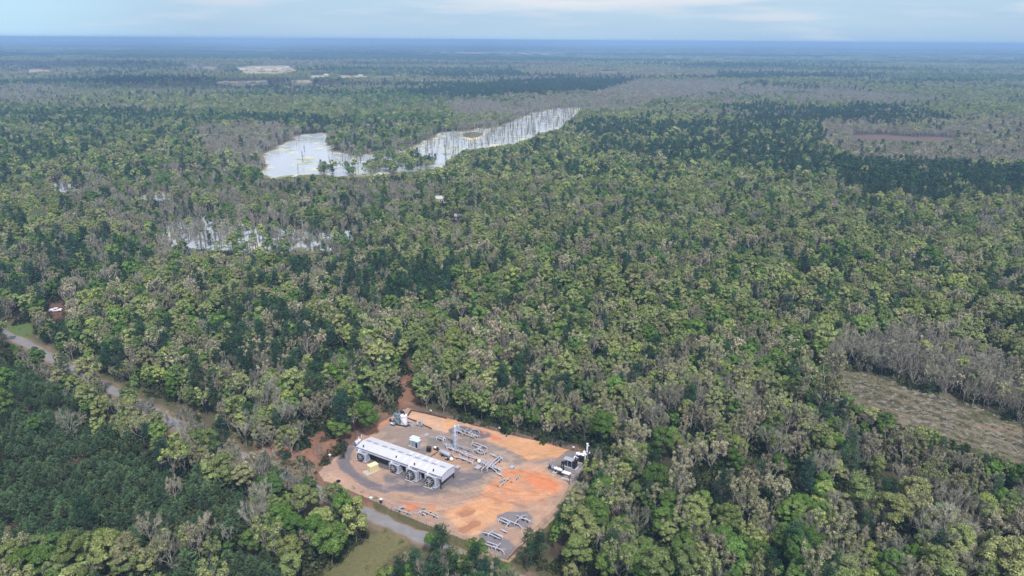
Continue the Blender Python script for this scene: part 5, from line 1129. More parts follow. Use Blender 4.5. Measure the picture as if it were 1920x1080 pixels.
vtank(1095, 863, .42, 2.9, WHITE, 'white vertical vessel beside the dark compressor set'); vtank(1105, 858, .3, 1.6, mat('dull_white_paint', lin(186, 184, 196), .5), 'small pale vessel at the very right pad corner')
pipes('white pipe manifold linking the far right vessels', 1098, 858, [[(1091, 853), (1101, 858), (1103, 863)], [(1079, 856), (1091, 862)], [(1080, 853), (1077, 857)]], .14, .8, m=WHITE, sup=4)
def bench(px, py, label, w, h, m, nm='equipment_shelter'):
    r = thing(nm, px, py, label, 'shelter'); p = at(px, py); P = lambda s, t, z: tuple(p + U * s + Vv * t + Vector((0, 0, z)))
    b = MB(); b.box(P(0, 0, h), (w, 1.3, .1), ANG); b.build('roof', m, r)
    for s in (-w * .42, w * .42):
        for t in (-.5, .5): b = MB(); b.box(P(s, t, h / 2 - .02), (.1, .1, h - .06), ANG); b.build('post', DARK, r)
    b = MB(); b.box(P(0, 0, .5), (w * .6, .5, .6), ANG); b.build('meter_box', BLUEG, r)
bench(1062, 896, 'small white-roofed meter shelter on the right gravel', 2.4, 1.7, WHITE); 
def slab(px, py, w, d, h, label, ang=0, m=None):
    p = at(px, py); b = MB(); b.box((p.x, p.y, h / 2 + .02), (w, d, h), ANG + ang); b.box((p.x, p.y, h + .05), (w * .6, d * .5, .06), ANG + ang); tag(b.build('concrete_pad', m or CONC), label, 'slab')
slab(1061, 899.5, 2.9, .9, .3, 'pale concrete pad in front of the white-roofed meter shelter'); slab(1040, 887, 1.3, 1.1, .25, 'square concrete pad below the slim white vessel'); slab(1037.5, 891.5, 1.3, .5, .2, 'narrow concrete pad beside the square one')
def pole(px, py, h, label, cross=True):
    r = thing('utility_pole', px, py, label, 'pole'); p = at(px, py); b = MB(); b.tube([tuple(p), (p.x, p.y, h)], [.15, .1], 8); b.build('shaft', WOOD, r)
    b = MB(); b.box((p.x, p.y, h - .4), (1.6, .1, .12), ANG); b.build('crossarm', WOOD, r)
pole(1067.5, 909, 3.4, 'thin dark pole at the right edge of the clay pad')
for px, py, lb in ((808, 776, 'small white sign on the back fence behind the sand basin'), (937, 809, 'small white sign midway along the back fence'), (1075, 845, 'white sign at the right end of the back fence')):
    r = thing('fence_sign', px, py, lb, 'sign'); p = at(px, py); b = MB(); b.box((p.x, p.y - .1, 1.35), (.75, .05, .55), ANG); b.build('panel', WHITE, r); b = MB(); b.box((p.x, p.y, .6), (.06, .06, 1.2), ANG); b.build('post', DARK, r)
def ibc(px, py, label):
    r = thing('chemical_tank', px, py, label, 'small tank'); p = at(px, py); b = MB(); b.lathe((p.x, p.y, .8), [(.45, 0), (.5, .08), (.5, .8), (.3, .95)], 14); b.build('shell', WHITE, r, True); b = MB(); b.box((p.x, p.y, .4), (1.1, 1.1, .8), ANG); b.build('stand', mat('blue_stand_paint', lin(70, 96, 150), .6) if 'blue_stand_paint' not in bpy.data.materials else bpy.data.materials['blue_stand_paint'], r)
ibc(669.5, 836, 'white chemical tank on blue stand, nearer one behind the shed end'); ibc(674, 832.5, 'white chemical tank on blue stand, farther one behind the shed end')
for px, py, lb in ((672.5, 824.5, 'left of two short white posts at the tree line'), (678, 821, 'right of two short white posts at the tree line')):
    p = at(px, py); b = MB(); b.cyl((p.x, p.y, 0), .09, 1.1, 8); b.cyl((p.x, p.y, 1.1), .13, .12, 8); tag(b.build('marker_post', WHITE), lb, 'post')
def postbox(px, py, lb, m, h=1.2):
    r = thing('control_cabinet', px, py, lb, 'cabinet'); p = at(px, py); b = MB(); b.box((p.x, p.y, h / 2 + .1), (.7, .55, h - .2), ANG); b.build('body', m, r); b = MB(); b.box((p.x, p.y, h + .06), (.85, .7, .12), ANG); b.build('lid', WHITE, r)
postbox(714.5, 944, 'dark cabinet with a white lid at the front fence', DARK, 1.3); postbox(695.5, 936.5, 'low white cabinet by the front gate corner', WHITE, .6)
postbox(618, 856, 'small white cabinet on the red dirt left of the pad', WHITE, .6)
p = at(634.5, 903.5); b = MB(); b.lathe((p.x, p.y, 0), [(.5, 0), (.62, .12), (.62, .35), (.4, .45), (.35, .2)], 16); tag(b.build('old_tyre', RUBBER, None, True), 'black tyre lying at the pad\'s left edge', 'tyre')

# fence of wire mesh round the pad
def wire_mat():
    m = bpy.data.materials.new('chain_link'); m.use_nodes = True; t = m.node_tree; b = t.nodes['Principled BSDF']; b.inputs['Base Color'].default_value = lin(140, 138, 140); b.inputs['Roughness'].default_value = .5
    c = nd(t, 'ShaderNodeTexCoord'); mpn = nd(t, 'ShaderNodeMapping'); mpn.inputs['Rotation'].default_value = (0, math.radians(45), 0); t.links.new(c.outputs['Object'], mpn.inputs[0]); n = nd(t, 'ShaderNodeTexChecker'); n.inputs['Scale'].default_value = 14; t.links.new(mpn.outputs[0], n.inputs[0])
    r = nd(t, 'ShaderNodeMapRange'); r.inputs['To Min'].default_value = .03; r.inputs['To Max'].default_value = .18; t.links.new(n.outputs['Fac'], r.inputs['Value']); t.links.new(r.outputs[0], b.inputs['Alpha']); return m
FENCE = [(640, 846), (670, 822), (702, 799), (737, 777), (764, 763), (808, 774.5), (860, 787), (937, 808), (1017, 827), (1075, 842.5), (1110, 850), (1100, 876), (1066, 924), (1052, 950), (1033, 972), (1000, 1004), (952, 1051), (905, 1034), (800, 986), (735, 958), (692, 936)]
def fence():
    P = [at(*q) for q in FENCE]; r = empty('wire_fence', P[0], 'wire mesh fence on thin posts enclosing the clay pad', 'fence'); mesh = MB(); rail = MB(); k = 0; wm = wire_mat(); H = 2.0; posts = []
    for i in range(len(P) - 1):
        a, c = P[i], P[i + 1]; L = (c - a).length; n = max(1, round(L / 3.2))
        mesh.poly([(a.x, a.y, .05), (c.x, c.y, .05), (c.x, c.y, H), (a.x, a.y, H)], [(0, 1, 2, 3)]); rail.tube([(a.x, a.y, H), (c.x, c.y, H)], .018, 5)
        for j in range(n): posts.append(a.lerp(c, j / n))
    mesh.build('wire_mesh', wm, r); rail.build('top_rail', DARK, r)
    for q in posts[:100]: b = MB(); b.tube([(q.x, q.y, 0), (q.x, q.y, H + .1)], .035, 6); b.build('post', mat('fence_post', lin(120, 116, 112), .6) if 'fence_post' not in bpy.data.materials else bpy.data.materials['fence_post'], r)
fence()
# dark erosion bank round the sand basin and behind the back fence
def bank(pts, w, h, m, name, label, cat, seed=0):
    P = [at(*q) for q in pts]; v = []; f = []; out = []
    for i in range(len(P) - 1):
        n = max(1, int((P[i + 1] - P[i]).length / .8))
        for j in range(n): out.append(P[i].lerp(P[i + 1], j / n))
    out.append(P[-1])
    for i, p in enumerate(out):
        d = (out[min(i + 1, len(out) - 1)] - out[max(i - 1, 0)]).normalized(); s_ = Vector((-d.y, d.x, 0)); hh = h * (.7 + .6 * vn(np.array([i * .5]), np.array([seed * 3.1]))[0]); ww = w * (.75 + .5 * vn(np.array([i * .4 + 9]), np.array([seed * 1.1]))[0])
        for k, z in ((-.5, .004), (-.22, hh), (.18, hh * .95), (.5, .004)): v.append(tuple(p + s_ * ww * k + Vector((0, 0, z))))
    for i in range(len(out) - 1):
        for k in range(3): a = i * 4 + k; f.append((a, a + 1, a + 5, a + 4))
    f.append((3, 2, 1, 0)); e = (len(out) - 1) * 4; f.append((e, e + 1, e + 2, e + 3)); b = MB(); b.poly(v, f); return tag(b.build(name, m), label, cat, kind='structure')
EARTH = mat('dark_wet_earth', lin(74, 52, 46), .95, 0, 1.5, .3, .3)
bank([(764, 780), (771, 769.5), (808, 777.5), (838, 785)], .7, .35, EARTH, 'earth_bank', 'dark earth bank on the back side of the sand basin', 'bank', 1)
bank([(764, 784), (782, 791), (809, 804.5)], .8, .3, EARTH, 'earth_bank', 'dark earth bank on the front side of the sand basin', 'bank', 2)
bank([(764, 761), (808, 772.5), (860, 785.5), (937, 806), (1017, 825), (1075, 840.5), (1112, 848)], 1.3, .3, mat('brown_brush_bank', lin(98, 84, 70), .95, 0, 2, .35, .3), 'brush_bank', 'brown bank of brush and soil along the back fence', 'bank', 3)
bank([(1052, 952), (1034, 974), (1001, 1006), (953, 1053), (905, 1036)], .9, .22, mat('pale_soil_bank', lin(138, 118, 100), .95, 0, 2, .2, .3), 'soil_bank', 'pale soil bank along the right and bottom pad edge', 'bank', 4)

# ------------------------------------------------------------------ truck, houses, town
def pickup(px, py, rz, label, m):
    p = at(px, py); r = empty('pickup_truck', (p.x, p.y, 0), label, 'truck', rz=rz); q = Matrix.Rotation(rz, 3, 'Z'); P = lambda s, t, z: tuple(p + q @ Vector((s, t, z)))
    b = MB(); b.box(P(0, 0, .72), (5.2, 1.85, .5), rz); b.box(P(1.75, 0, 1.02), (1.6, 1.75, .2), rz, .93); b.box(P(-1.6, .86, 1.1), (1.9, .1, .3), rz); b.box(P(-1.6, -.86, 1.1), (1.9, .1, .3), rz); b.box(P(-2.55, 0, 1.1), (.1, 1.7, .3), rz); b.build('body', m, r)
    b = MB(); b.box(P(.15, 0, 1.35), (1.9, 1.65, .75), rz, .82); cb = b.build('cab', m, r); b = MB(); b.box(P(.15, 0, 1.36), (1.97, 1.5, .42), rz, .84); b.box(P(.15, 0, 1.361), (1.4, 1.69, .42), rz, .84); b.build('window', GLASS, cb)
    for s in (-1.6, 1.65):
        for t in (-.85, .85): b = MB(); b.lathe(P(s, t - .11, .38), [(.38, 0), (.38, .22)], 16, tuple(q @ Vector((0, 1, 0)))); w = b.build('wheel', RUBBER, r, True)
pickup(105, 584, .2, 'white pickup truck parked on red dirt among the trees at the left', WHITE)
def house(px, py, w, d, h, rz, wall, roof, label, cat='house', group=None, gable=True, wins=0, nm='house'):
    p = at(px, py); r = empty(nm, (p.x, p.y, 0), label, cat, group, rz); q = Matrix.Rotation(rz, 3, 'Z'); P = lambda s, t, z: tuple(p + q @ Vector((s, t, z)))
    b = MB(); b.box(P(0, 0, h / 2), (w, d, h), rz); wl = b.build('wall', wall, r)
    b = MB(); e = .35; rh = d * .28 if gable else .25
    if gable: b.poly([P(-w / 2 - e, -d / 2 - e, h - .05), P(w / 2 + e, -d / 2 - e, h - .05), P(w / 2 + e, d / 2 + e, h - .05), P(-w / 2 - e, d / 2 + e, h - .05), P(-w / 2 - e, 0, h + rh), P(w / 2 + e, 0, h + rh)], [(3, 2, 1, 0), (0, 1, 5, 4), (2, 3, 4, 5), (1, 2, 5), (3, 0, 4)])
    else: b.box(P(0, 0, h + .12), (w + .5, d + .5, .3), rz)
    b.build('roof', roof, r)
    for k in range(wins):
        s = -w / 2 + w * (k + 1) / (wins + 1); b = MB()
        if k == wins // 2: b.box(P(s, -d / 2 - .03, 1.05), (1.0, .08, 2.1), rz); b.build('door', DARK, r)
        else: b.box(P(s, -d / 2 - .03, 1.6), (1.1, .08, 1.1), rz); b.build('window', GLASS, r)
RW = mat('white_metal_roof', lin(168, 166, 164), .5, 0, .4, .08); RG_ = mat('grey_shingle_roof', lin(128, 124, 122), .9, 0, .6, .12); WC = mat('cream_wall', lin(168, 154, 130), .8, 0, .3, .08); WB = mat('brick_wall', lin(150, 104, 84), .9, 0, .5, .15); WG = mat('pale_wall', lin(170, 170, 170), .8, 0, .3, .08)
house(829, 379, 10, 7, 3.2, .2, WG, RW, 'white-roofed house in the woods above the flooded clearing', wins=5)
house(834, 405, 7, 6, 2.8, -.3, WB, RG_, 'small grey-roofed house among trees by a pale driveway', wins=3); house(862, 411, 7, 5, 2.6, .1, WG, RW, 'small white shed at the end of the pale driveway', cat='shed', wins=2, nm='shed')
house(6, 348 + 6, 9, 6, 3, .4, WC, RW, 'pale house at the far left edge of the swamp woods', wins=3)
TOWN = [(456, 133, 40, 16, 5, 0), (470, 129, 30, 14, 6, 1), (476, 135, 46, 18, 5, 1), (486, 131, 34, 16, 6, 0), (492, 135, 28, 14, 5, 2), (499, 130, 44, 18, 7, 1), (505, 134.5, 36, 16, 6, 0), (512, 131, 30, 14, 8, 1), (517, 135.5, 40, 18, 6, 2), (524, 132, 32, 14, 6, 1), (530, 136, 36, 15, 6, 0), (534, 130, 26, 12, 5, 1), (541, 133, 22, 12, 5, 2),
        (352, 127, 40, 14, 5, 1), (366, 125, 22, 12, 9, 1), (376, 129, 20, 12, 4, 2), (406, 127.5, 30, 14, 5, 1), (415, 137, 30, 12, 5, 0), (424, 137.5, 26, 12, 5, 1), (437, 138, 26, 12, 5, 2), (444, 137, 20, 10, 5, 1),
        (424, 156, 20, 10, 4, 1), (432, 158, 18, 10, 4, 0), (455, 155, 26, 12, 5, 0), (464, 158, 24, 12, 4, 1), (474, 155.5, 20, 10, 4, 2), (484, 157.5, 26, 12, 4, 1), (494, 156, 26, 12, 5, 1), (553, 155, 12, 10, 5, 2), (562, 160, 22, 10, 4, 1), (571, 161, 18, 9, 4, 0), (590, 144, 32, 12, 5, 1), (603, 143, 24, 12, 4, 0), (612, 142, 22, 12, 4, 1), (640, 143, 26, 10, 4, 1), (660, 144, 22, 10, 4, 2), (676, 143, 20, 10, 4, 1), (70, 131, 50, 14, 5, 0), (88, 132, 40, 14, 5, 2), (538, 128, 26, 12, 5, 1), (546, 140, 20, 12, 5, 2)]
for i, (px, py, w, d, h, k) in enumerate(TOWN):
    w *= .72; h *= .85
    wl = [WC, WG, WB][k]; rf = [RW, RW, RG_][k]; big = 'large' if w > 30 else ('mid-sized' if w > 22 else 'small')
    col = ['cream', 'white', 'brick'][k]; zone = 'of the distant town' if 450 < px < 550 and py < 142 else ('left of the distant town' if px < 450 and py < 145 else ('in the near row below the distant town' if px < 530 else 'right of the distant town'))
    house(px, py, w, d, h, (i * .37) % .5 - .25, wl, rf, '%s %s building %s' % (big, col, zone), 'building', '%s %s buildings %s' % (big, col, zone), gable=(i % 3 == 0), nm='building')
def mast(px, py, h, label):
    r = thing('radio_mast', px, py, label, 'mast'); p = at(px, py); b = MB(); w = 1.2
    for k in range(3): t = k * 2.094; b.tube([(p.x + w * math.cos(t), p.y + w * math.sin(t), 0), (p.x + .4 * math.cos(t), p.y + .4 * math.sin(t), h)], .3, 4)
    for z in np.arange(3, h, 4): f = 1 - z / h; rr = .4 + (w - .4) * f; b.tube([(p.x + rr * math.cos(t), p.y + rr * math.sin(t), z) for t in (0, 2.094, 4.189, 6.283)], .15, 4)
    b.build('lattice', GALV, r); b = MB(); b.cyl((p.x, p.y, h - 1), .8, 2, 8); b.build('antenna', WHITE, r)
mast(567, 160, 34, 'slim pale mast right of the distant town'); mast(587, 161, 18, 'short pale mast standing just right of the taller one')

# ------------------------------------------------------------------ dead trees and cypress in the water
def snag_proto(s, h, leafy_=False):
    rg = np.random.default_rng(s); g = G3(); r = .13 + h * .012; top = np.array([rg.normal(0, .3), rg.normal(0, .3), h]); g.sticks(np.zeros((1, 3)), top[None] * .5, r * 1.6, r * .8); g.sticks(top[None] * .5, top[None], r * .8, .06)
    n = 34; z = rg.uniform(.35, 1, n); a = rg.uniform(0, 6.28, n); L = h * .16 * (1.25 - z); p0 = top * z[:, None]; p1 = p0 + np.stack([np.cos(a) * L, np.sin(a) * L, L * rg.uniform(-.1, .6, n)], 1); g.sticks(p0, p1, .07, .03)
    i = rg.integers(0, n, 90); q = p0[i] + (p1[i] - p0[i]) * rg.uniform(.3, 1, (90, 1)); g.slivers(q, q + rg.normal(0, .5, (90, 3)), .12, rg); return g.mesh('snag', [M['twig']])
SN = [snag_proto(s, h) for s, h in ((1, 7), (2, 9), (3, 11), (4, 8), (5, 12), (6, 6))]
def snags():
    out = []
    def fill(poly, n, dens, pl):
        Wp = np.array([W(*p)[:2] for p in poly]); a, b_ = Wp.min(0), Wp.max(0); k = 0; tries = 0
        while k < n and tries < 60000:
            tries += 1; x, y = RG.uniform(a[0], b_[0]), RG.uniform(a[1], b_[1]); px, py = PX(np.array([x]), np.array([y]), np.array([0.]))
            if not inpoly(px, py, poly)[0]: continue
            if RG.random() > dens(px[0], py[0], x, y): continue
            out.append((x, y, pl)); k += 1
    def dl(px, py, x, y):
        c = fbm(np.array([x / 25]), np.array([y / 40]), 301, 3)[0]
        if px < 640: return .04
        if px < 770: return .25 + 2 * max(0, c - .5)
        return (.75 if px > 880 else .5) * (1.1 if c > .45 else .3)
    fill(POND_A, 520, dl, 'a'); fill(POND_B, 230, lambda *a: .9, 'b'); fill(POND_C, 25, lambda *a: 1, 'b'); fill(POND_D, 20, lambda *a: 1, 'b')
    out.sort(key=lambda q: math.hypot(q[0], q[1])); n = len(out)
    for i, (x, y, pl) in enumerate(out[:300]):
        o = bpy.data.objects.new('dead_tree', SN[i % 6]); C.objects.link(o); o.location = (x, y, 0); o.rotation_euler = (0, 0, RG.uniform(0, 6.28)); s_ = RG.uniform(.7, 1.2); o.scale = (s_, s_, s_)
        lb = 'thin bare dead tree standing in the long swamp lake' if pl == 'a' else 'thin bare dead tree standing in the flooded woods'; tag(o, lb, 'dead tree', lb.replace('thin bare dead tree', 'bare dead trees'))
    r = np.array([(q[0], q[1]) for q in out[300:]]); m = len(r)
    if m: scatter('far_dead_trees', SN, r[:, 0], r[:, 1], 0.0, RG.integers(0, 6, m), RG.uniform(.8, 1.4, m), RG.uniform(0, 6.28, m), 'many more bare trunks crowding the far arm of the swamp lake', 'dead trees')
snags()
# ring-shaped islet in the long lake
def islet():
    c = at(886, 254); a = (at(908, 254) - c).length; b_ = (at(886, 247) - at(886, 261)).length / 2; v = MB(); n = 40; V = []; Fs = []
    for i in range(n):
        t = 2 * math.pi * i / n; w = 1 + .08 * math.sin(3 * t) + .05 * math.sin(7 * t)
        for k, z in ((1.0, .05), (.9, .7), (.72, .7), (.62, .1)): V.append((c.x + a * k * w * math.cos(t), c.y + b_ * k * w * math.sin(t), z))
    for i in range(n):
        for k in range(3): p, q = i * 4 + k, ((i + 1) % n) * 4 + k; Fs.append((p, q, q + 1, p + 1))
    v.poly(V, Fs); tag(v.build('islet', mat('dead_reed_bank', lin(206, 190, 150), .95, 0, .3, .2)), 'pale ring-shaped reed islet in the swamp lake', kind='structure')
    n = 420; t = RG.uniform(0, 6.28, n); k = np.sqrt(RG.random(n)) * .72
    return c.x + a * k * np.cos(t), c.y + b_ * k * np.sin(t)
IX, IY = islet()

# ------------------------------------------------------------------ understorey, brush and slash
def bush(s, m, R=1.3, h=1.6, n=150, leaf=.34):
    rg = np.random.default_rng(s); g = G3(); d = rg.normal(size=(n, 3)); d[:, 2] = np.abs(d[:, 2]); d = unit(d); w = 1 + .3 * np.sin(3 * np.arctan2(d[:, 1], d[:, 0]) + s)
    p = d * np.array([R, R, h]) * (rg.uniform(.6, 1.0, n) * w)[:, None]; g.quads(p, d + rg.normal(0, .5, (n, 3)), leaf * rg.uniform(.6, 1.4, n), rg); return g.mesh('bush', [m])
def brush(s, m=None, n=60, R=1.5):
    rg = np.random.default_rng(s); g = G3(); p = rg.normal(0, R * .5, (n, 3)); p[:, 2] = np.abs(p[:, 2]) * .25; d = rg.normal(size=(n, 3)); d[:, 2] = np.abs(d[:, 2]) * .4; g.slivers(p, p + unit(d) * rg.uniform(.5, 1.8, (n, 1)), .13, rg); return g.mesh('brush', [m or M['twig']])
def logm(s):
    rg = np.random.default_rng(s); g = G3(); L = rg.uniform(2, 5); g.sticks(np.array([[-L / 2, 0, .18]]), np.array([[L / 2, 0, .22]]), .2, .12)
    for k in range(5): x = rg.uniform(-L / 2, L / 2); g.sticks(np.array([[x, 0, .2]]), np.array([[x + rg.normal(0, .5), rg.normal(0, 1), rg.uniform(.2, .9)]]), .06, .03)
    return g.mesh('log', [M['bark_pale']])
def tuft(s): return bush(s, M['dry_grass'], .9, .5, 40, .3)
M['dry_grass'] = leaf_mat('dry_grass', [lin(128, 128, 88), lin(100, 110, 66), lin(160, 152, 118), lin(88, 98, 62)])
M['dark_bush'] = leaf_mat('dark_shrub_leaves', [lin(46, 62, 38), lin(60, 74, 44), lin(78, 80, 54), lin(42, 56, 40)])
def under():
    BU = [bush(i, M['dark_bush']) for i in range(3)] + [bush(5 + i, M['dark_bush'], 1.1, 2.2) for i in range(2)] + [brush(i, M['bark_dark'] if i else None) for i in range(3)] + [bush(20 + i, M['dark_bush'], 1.6, 1.0) for i in range(2)]
    n = 48000; y = RG.uniform(95, 560, n) ** 1.0; x = RG.uniform(-1, 1, n) * (y * .78 + 15); px, py = PX(x, y, 0 * x); tx, ty = PX(x, y, 2.5 + 0 * x)
    ok = (RG.random(n) < np.clip(y / 400 + .35, 0, 1)) & (fbm(x / 12, y / 12, 61, 3) > .42)
    for p in (PADVIS, FIELD, CLEAR, TRUCKC, GRASSL, POND_B): ok &= ~inpoly(px, py, p) & ~inpoly(tx, ty, p)
    ok &= (road_dist(x, y) > 5.2)
    sparse = inpoly(px, py, REDL) | inpoly(px, py, CUT); ok &= ~sparse | (RG.random(n) < .12)
    x, y = x[ok], y[ok]; n = len(x)
    bs = np.full(n, 1.0); hx, hy = PX(x, y, 5.0 + 0 * x)
    for p in (PADVIS, FIELD, CLEAR, GRASSL, REDL, CUT): bs = np.where(inpoly(hx, hy, p), .45, bs)
    bs = np.where(road_dist(x, y) < 9, .45, bs)
    pku = RG.integers(0, 10, n); bs = np.where((pku >= 5) & (pku <= 7), bs * .45, bs)
    scatter('undergrowth', BU, x, y, 0.0, pku, RG.uniform(.5, 2.7, n) * bs, RG.uniform(0, 6.28, n), 'low shrubs and brush growing under and between the trees', 'undergrowth')
    # logged clearing
    SL_ = [brush(40 + i) for i in range(3)] + [logm(i) for i in range(3)] + [tuft(70 + i) for i in range(3)] + [brush(50 + i, M['bark_pale'], 40, 1.0) for i in range(2)]
    n = 9500; cp = [(1545, 684), (1600, 686), (1720, 718), (1990, 800), (2050, 960), (1900, 930), (1700, 850), (1540, 740)]; Wp = np.array([W(*p)[:2] for p in cp]); a, b_ = Wp.min(0), Wp.max(0)
    x = RG.uniform(a[0], b_[0], n); y = RG.uniform(a[1], b_[1], n); px, py = PX(x, y, 0 * x); ok = inpoly(px, py, cp); st = fbm((x * SLX + y * SLY) / 30, (y * SLX - x * SLY) / 1.9, 21, 4); gr = fbm(x / 30, y / 30, 2, 4)
    ok &= RG.random(n) < np.where(st < .46, 1.0, .28); x, y, st, gr = x[ok], y[ok], st[ok], gr[ok]; n = len(x)
    pk = np.where(RG.random(n) < .6 + (gr > .5) * .25, RG.integers(6, 9, n), RG.integers(0, 6, n)); pk = np.where(RG.random(n) < .14, 9, pk)
    scatter('logging_slash', SL_, x, y, 0.0, pk, RG.uniform(.25, .8, n) * np.where(pk < 6, .8, 1), np.where(RG.random(n) < .6, math.atan2(SLY, SLX) + RG.normal(0, .25, n), RG.uniform(0, 6.28, n)), 'pale branches, logs and grass tufts strewn over the logged clearing', 'slash')
    GR = [tuft(90 + i) for i in range(3)]; n = 5000; y = RG.uniform(110, 330, n); x = RG.uniform(-230, 40, n); px, py = PX(x, y, 0 * x); rd = road_dist(x, y); ok = ((rd > 3.6) & (rd < 9.5) & (RG.random(n) < .8)) | (inpoly(px, py, FIELD) & (RG.random(n) < .3)); ok &= ~inpoly(px, py, PADVIS) | (rd < 7)
    x, y = x[ok], y[ok]; n = len(x); scatter('rough_grass', GR, x, y, 0.0, RG.integers(0, 3, n), RG.uniform(.35, .9, n), RG.uniform(0, 6.28, n), 'tufts of rough grass on the road verges and small field', 'grass')
    n = len(IX); scatter('islet_scrub', [brush(i, None, 50, 1.6) for i in range(3)], IX, IY, 0.0, RG.integers(0, 3, n), RG.uniform(1.2, 2.6, n), RG.uniform(0, 6.28, n), 'brown scrub filling the ring-shaped islet', 'scrub')
under()

# beyond the last single trees: woodland as patches of crowns
def patches():
    ms = []
    for k, (m, hh) in enumerate(((M['leaf_yellow'], 12), (M['twig'], 9), (M['needle'], 15), (M['leaf_green'], 13), (M['leaf_tan'], 10))):
        for s in range(2):
            rg = np.random.default_rng(500 + k * 9 + s); g = G3()
            for j in range(70):
                c = np.array([rg.uniform(-26, 26), rg.uniform(-26, 26), hh * rg.uniform(.5, 1)]); n = 9; d = unit(rg.normal(size=(n, 3)) + [0, 0, .6]); g.quads(c + d * np.array([4.5, 4.5, 4]), d, 5.5, rg)
                g.sticks(np.array([[c[0], c[1], 0]]), c[None], .4, .2)
            ms.append(g.mesh('patch', [m]))
    xs = []; y = 4100.0
    while y < 30000:
        sp = 46 * (1 + (y - 4100) / 7000); hw = y * .76; q = np.arange(-hw, hw, sp); xs.append(np.stack([q + RG.uniform(-.4, .4, len(q)) * sp, np.full(len(q), y) + RG.uniform(-.4, .4, len(q)) * sp, np.full(len(q), sp)], 1)); y += sp * .9
    x, y, sp = np.concatenate(xs).T; n1 = fbm(x / 900, y / 500, 401, 4); n2 = fbm(x / 1300, y / 900, 402, 4); n3 = fbm(x / 600, y / 500, 403, 4)
    k = np.where(n2 > .56, 2, np.where(n1 > .55, 1, np.where(n3 > .5, 0, 3))); k = np.where((RG.random(len(x)) < .2), RG.integers(0, 5, len(x)), k); ok = RG.random(len(x)) < np.where(k == 1, .75, .95)
    px, py = PX(x, y, 0 * x)
    for p in FIELDS: ok &= ~inpoly(px, py, p)
    ok &= ~(fbm(x / 900, y / 300, 8, 4) > .70); x, y, sp, k = x[ok], y[ok], sp[ok], k[ok]; n = len(x); scatter('horizon_woods', ms, x, y, 0.0, k * 2 + RG.integers(0, 2, n), .85 + sp / 260, RG.uniform(0, 6.28, n), 'woods of the far country merging into blue haze', 'woods'); print('patches', n)
patches()

# ------------------------------------------------------------------ haze and smoke
def vol_mat(name, col, dens, aniso=.3):
    m = bpy.data.materials.new(name); m.use_nodes = True; t = m.node_tree; t.nodes.clear(); v = nd(t, 'ShaderNodeVolumePrincipled'); v.inputs['Color'].default_value = col; v.inputs['Density'].default_value = dens; v.inputs['Anisotropy'].default_value = aniso
    o = nd(t, 'ShaderNodeOutputMaterial'); t.links.new(v.outputs[0], o.inputs['Volume']); return m
HB = 61000.0
b = MB(); b.box((0, 0, (HC + 8 - 1) / 2), (2 * HB, 2 * HB, HC + 8 + 1)); hz_ = b.build('haze', vol_mat('blue_air', (.36, .60, 1.0, 1), HAZE_D, -.15)); hz_['kind'] = 'stuff'; hz_['label'] = 'blue haze over the far woods'

def smoke():
    m = vol_mat('smoke_haze', (.62, .88, 1.0, 1), 7e-4, .0); m2 = vol_mat('thin_smoke', (.70, .95, 1.0, 1), 4.0e-4, 0)
    base = W(372, 80.0); D = base.y
    for k, (dx, z, rx, rz, mm) in enumerate(((0, 30, 90, 34, m), (-150, 70, 190, 60, m), (-420, 110, 330, 80, m))):
        v = MB(); n = 10; c = (base.x + dx, D, z + 132 + rz * .3)
        v.lathe((c[0], c[1], c[2]), [(rx * math.sin(t), -rz * math.cos(t)) for t in np.linspace(.05, 3.09, 16)], 32); o = v.build('smoke', mm, None, True); tag(o, 'pale drifting smoke rising on the far left horizon', kind='stuff')
smoke()

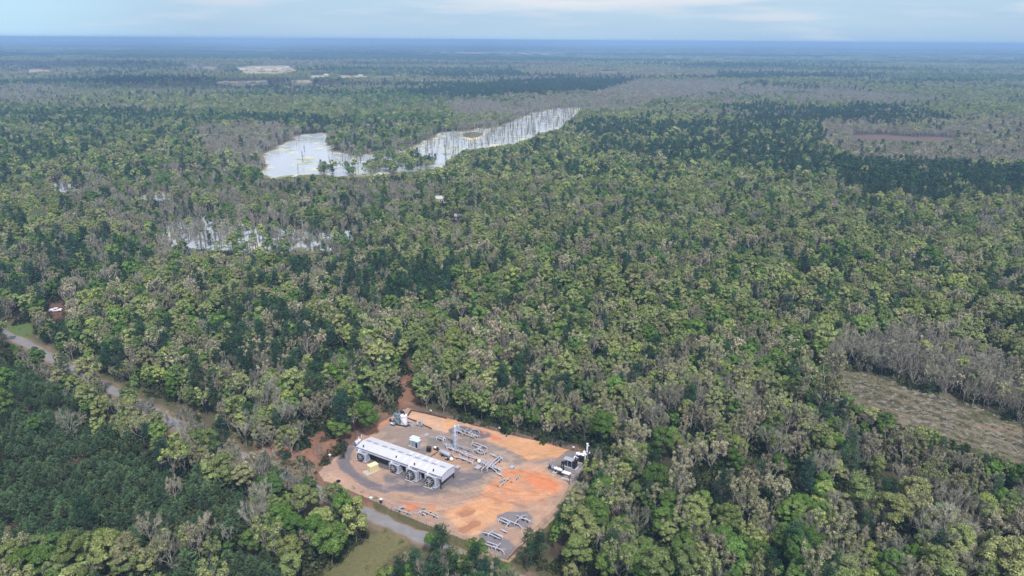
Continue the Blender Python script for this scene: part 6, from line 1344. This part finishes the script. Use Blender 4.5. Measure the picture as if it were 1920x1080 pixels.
# ------------------------------------------------------------------ unseen broken cloud, added overhead to shade parts of the far woods
def shadow_clouds():
    m = bpy.data.materials.new('cloud'); m.use_nodes = True; t = m.node_tree; t.nodes.clear(); d = nd(t, 'ShaderNodeBsdfDiffuse'); d.inputs[0].default_value = (.85, .86, .88, 1); tr = nd(t, 'ShaderNodeBsdfTranslucent'); tr.inputs[0].default_value = (.8, .82, .86, 1); ms = nd(t, 'ShaderNodeMixShader'); ms.inputs[0].default_value = .45
    t.links.new(d.outputs[0], ms.inputs[1]); t.links.new(tr.outputs[0], ms.inputs[2]); o = nd(t, 'ShaderNodeOutputMaterial'); t.links.new(ms.outputs[0], o.inputs[0])
    Z = 1250.0; k = Z / math.tan(math.radians(SUN_EL)); ox, oy = -math.sin(math.radians(SUN_AZ)) * k, -math.cos(math.radians(SUN_AZ)) * k   # offset of the shadow
    rg = np.random.default_rng(77)
    for (sx_, sy_, rx, ry) in ((-900, 2000, 700, 260), (2200, 2300, 500, 200), (-1900, 3300, 900, 330), (-300, 3600, 600, 260), (3300, 4700, 1300, 450), (-3300, 5200, 1500, 600), (-600, 5800, 1300, 600), (2300, 6600, 1500, 600), (-3000, 8200, 2200, 900), (1000, 8600, 2200, 900), (5200, 8200, 1500, 700), (4600, 11200, 2500, 900), (-600, 11600, 2300, 900), (-6500, 11000, 2000, 1000)):
        v = MB(); cx_, cy_ = sx_ - ox, sy_ - oy
        for j in range(11):
            a = rg.uniform(0, 6.28); q = math.sqrt(rg.random()) * .7; r = rg.uniform(.28, .5) * ry; e = rx / ry; c = (cx_ + math.cos(a) * q * rx, cy_ + math.sin(a) * q * ry, Z + r * .35)
            th = np.linspace(.08, 3.06, 9); base = len(v.v); v.lathe(c, [(r * math.sin(t_), -r * .45 * math.cos(t_)) for t_ in th], 16); w = v.v[-1]; w[:, 0] = c[0] + (w[:, 0] - c[0]) * e * .8
            w += (fbm(w[:, 0] / (r * .4), w[:, 1] / (r * .4) + w[:, 2] / 50, 5, 3) - .5)[:, None] * r * .35
        o = v.build('cloud', m, None, True); o['kind'] = 'structure'; o['label'] = 'unseen cloud added to shade the far woods'
shadow_clouds()
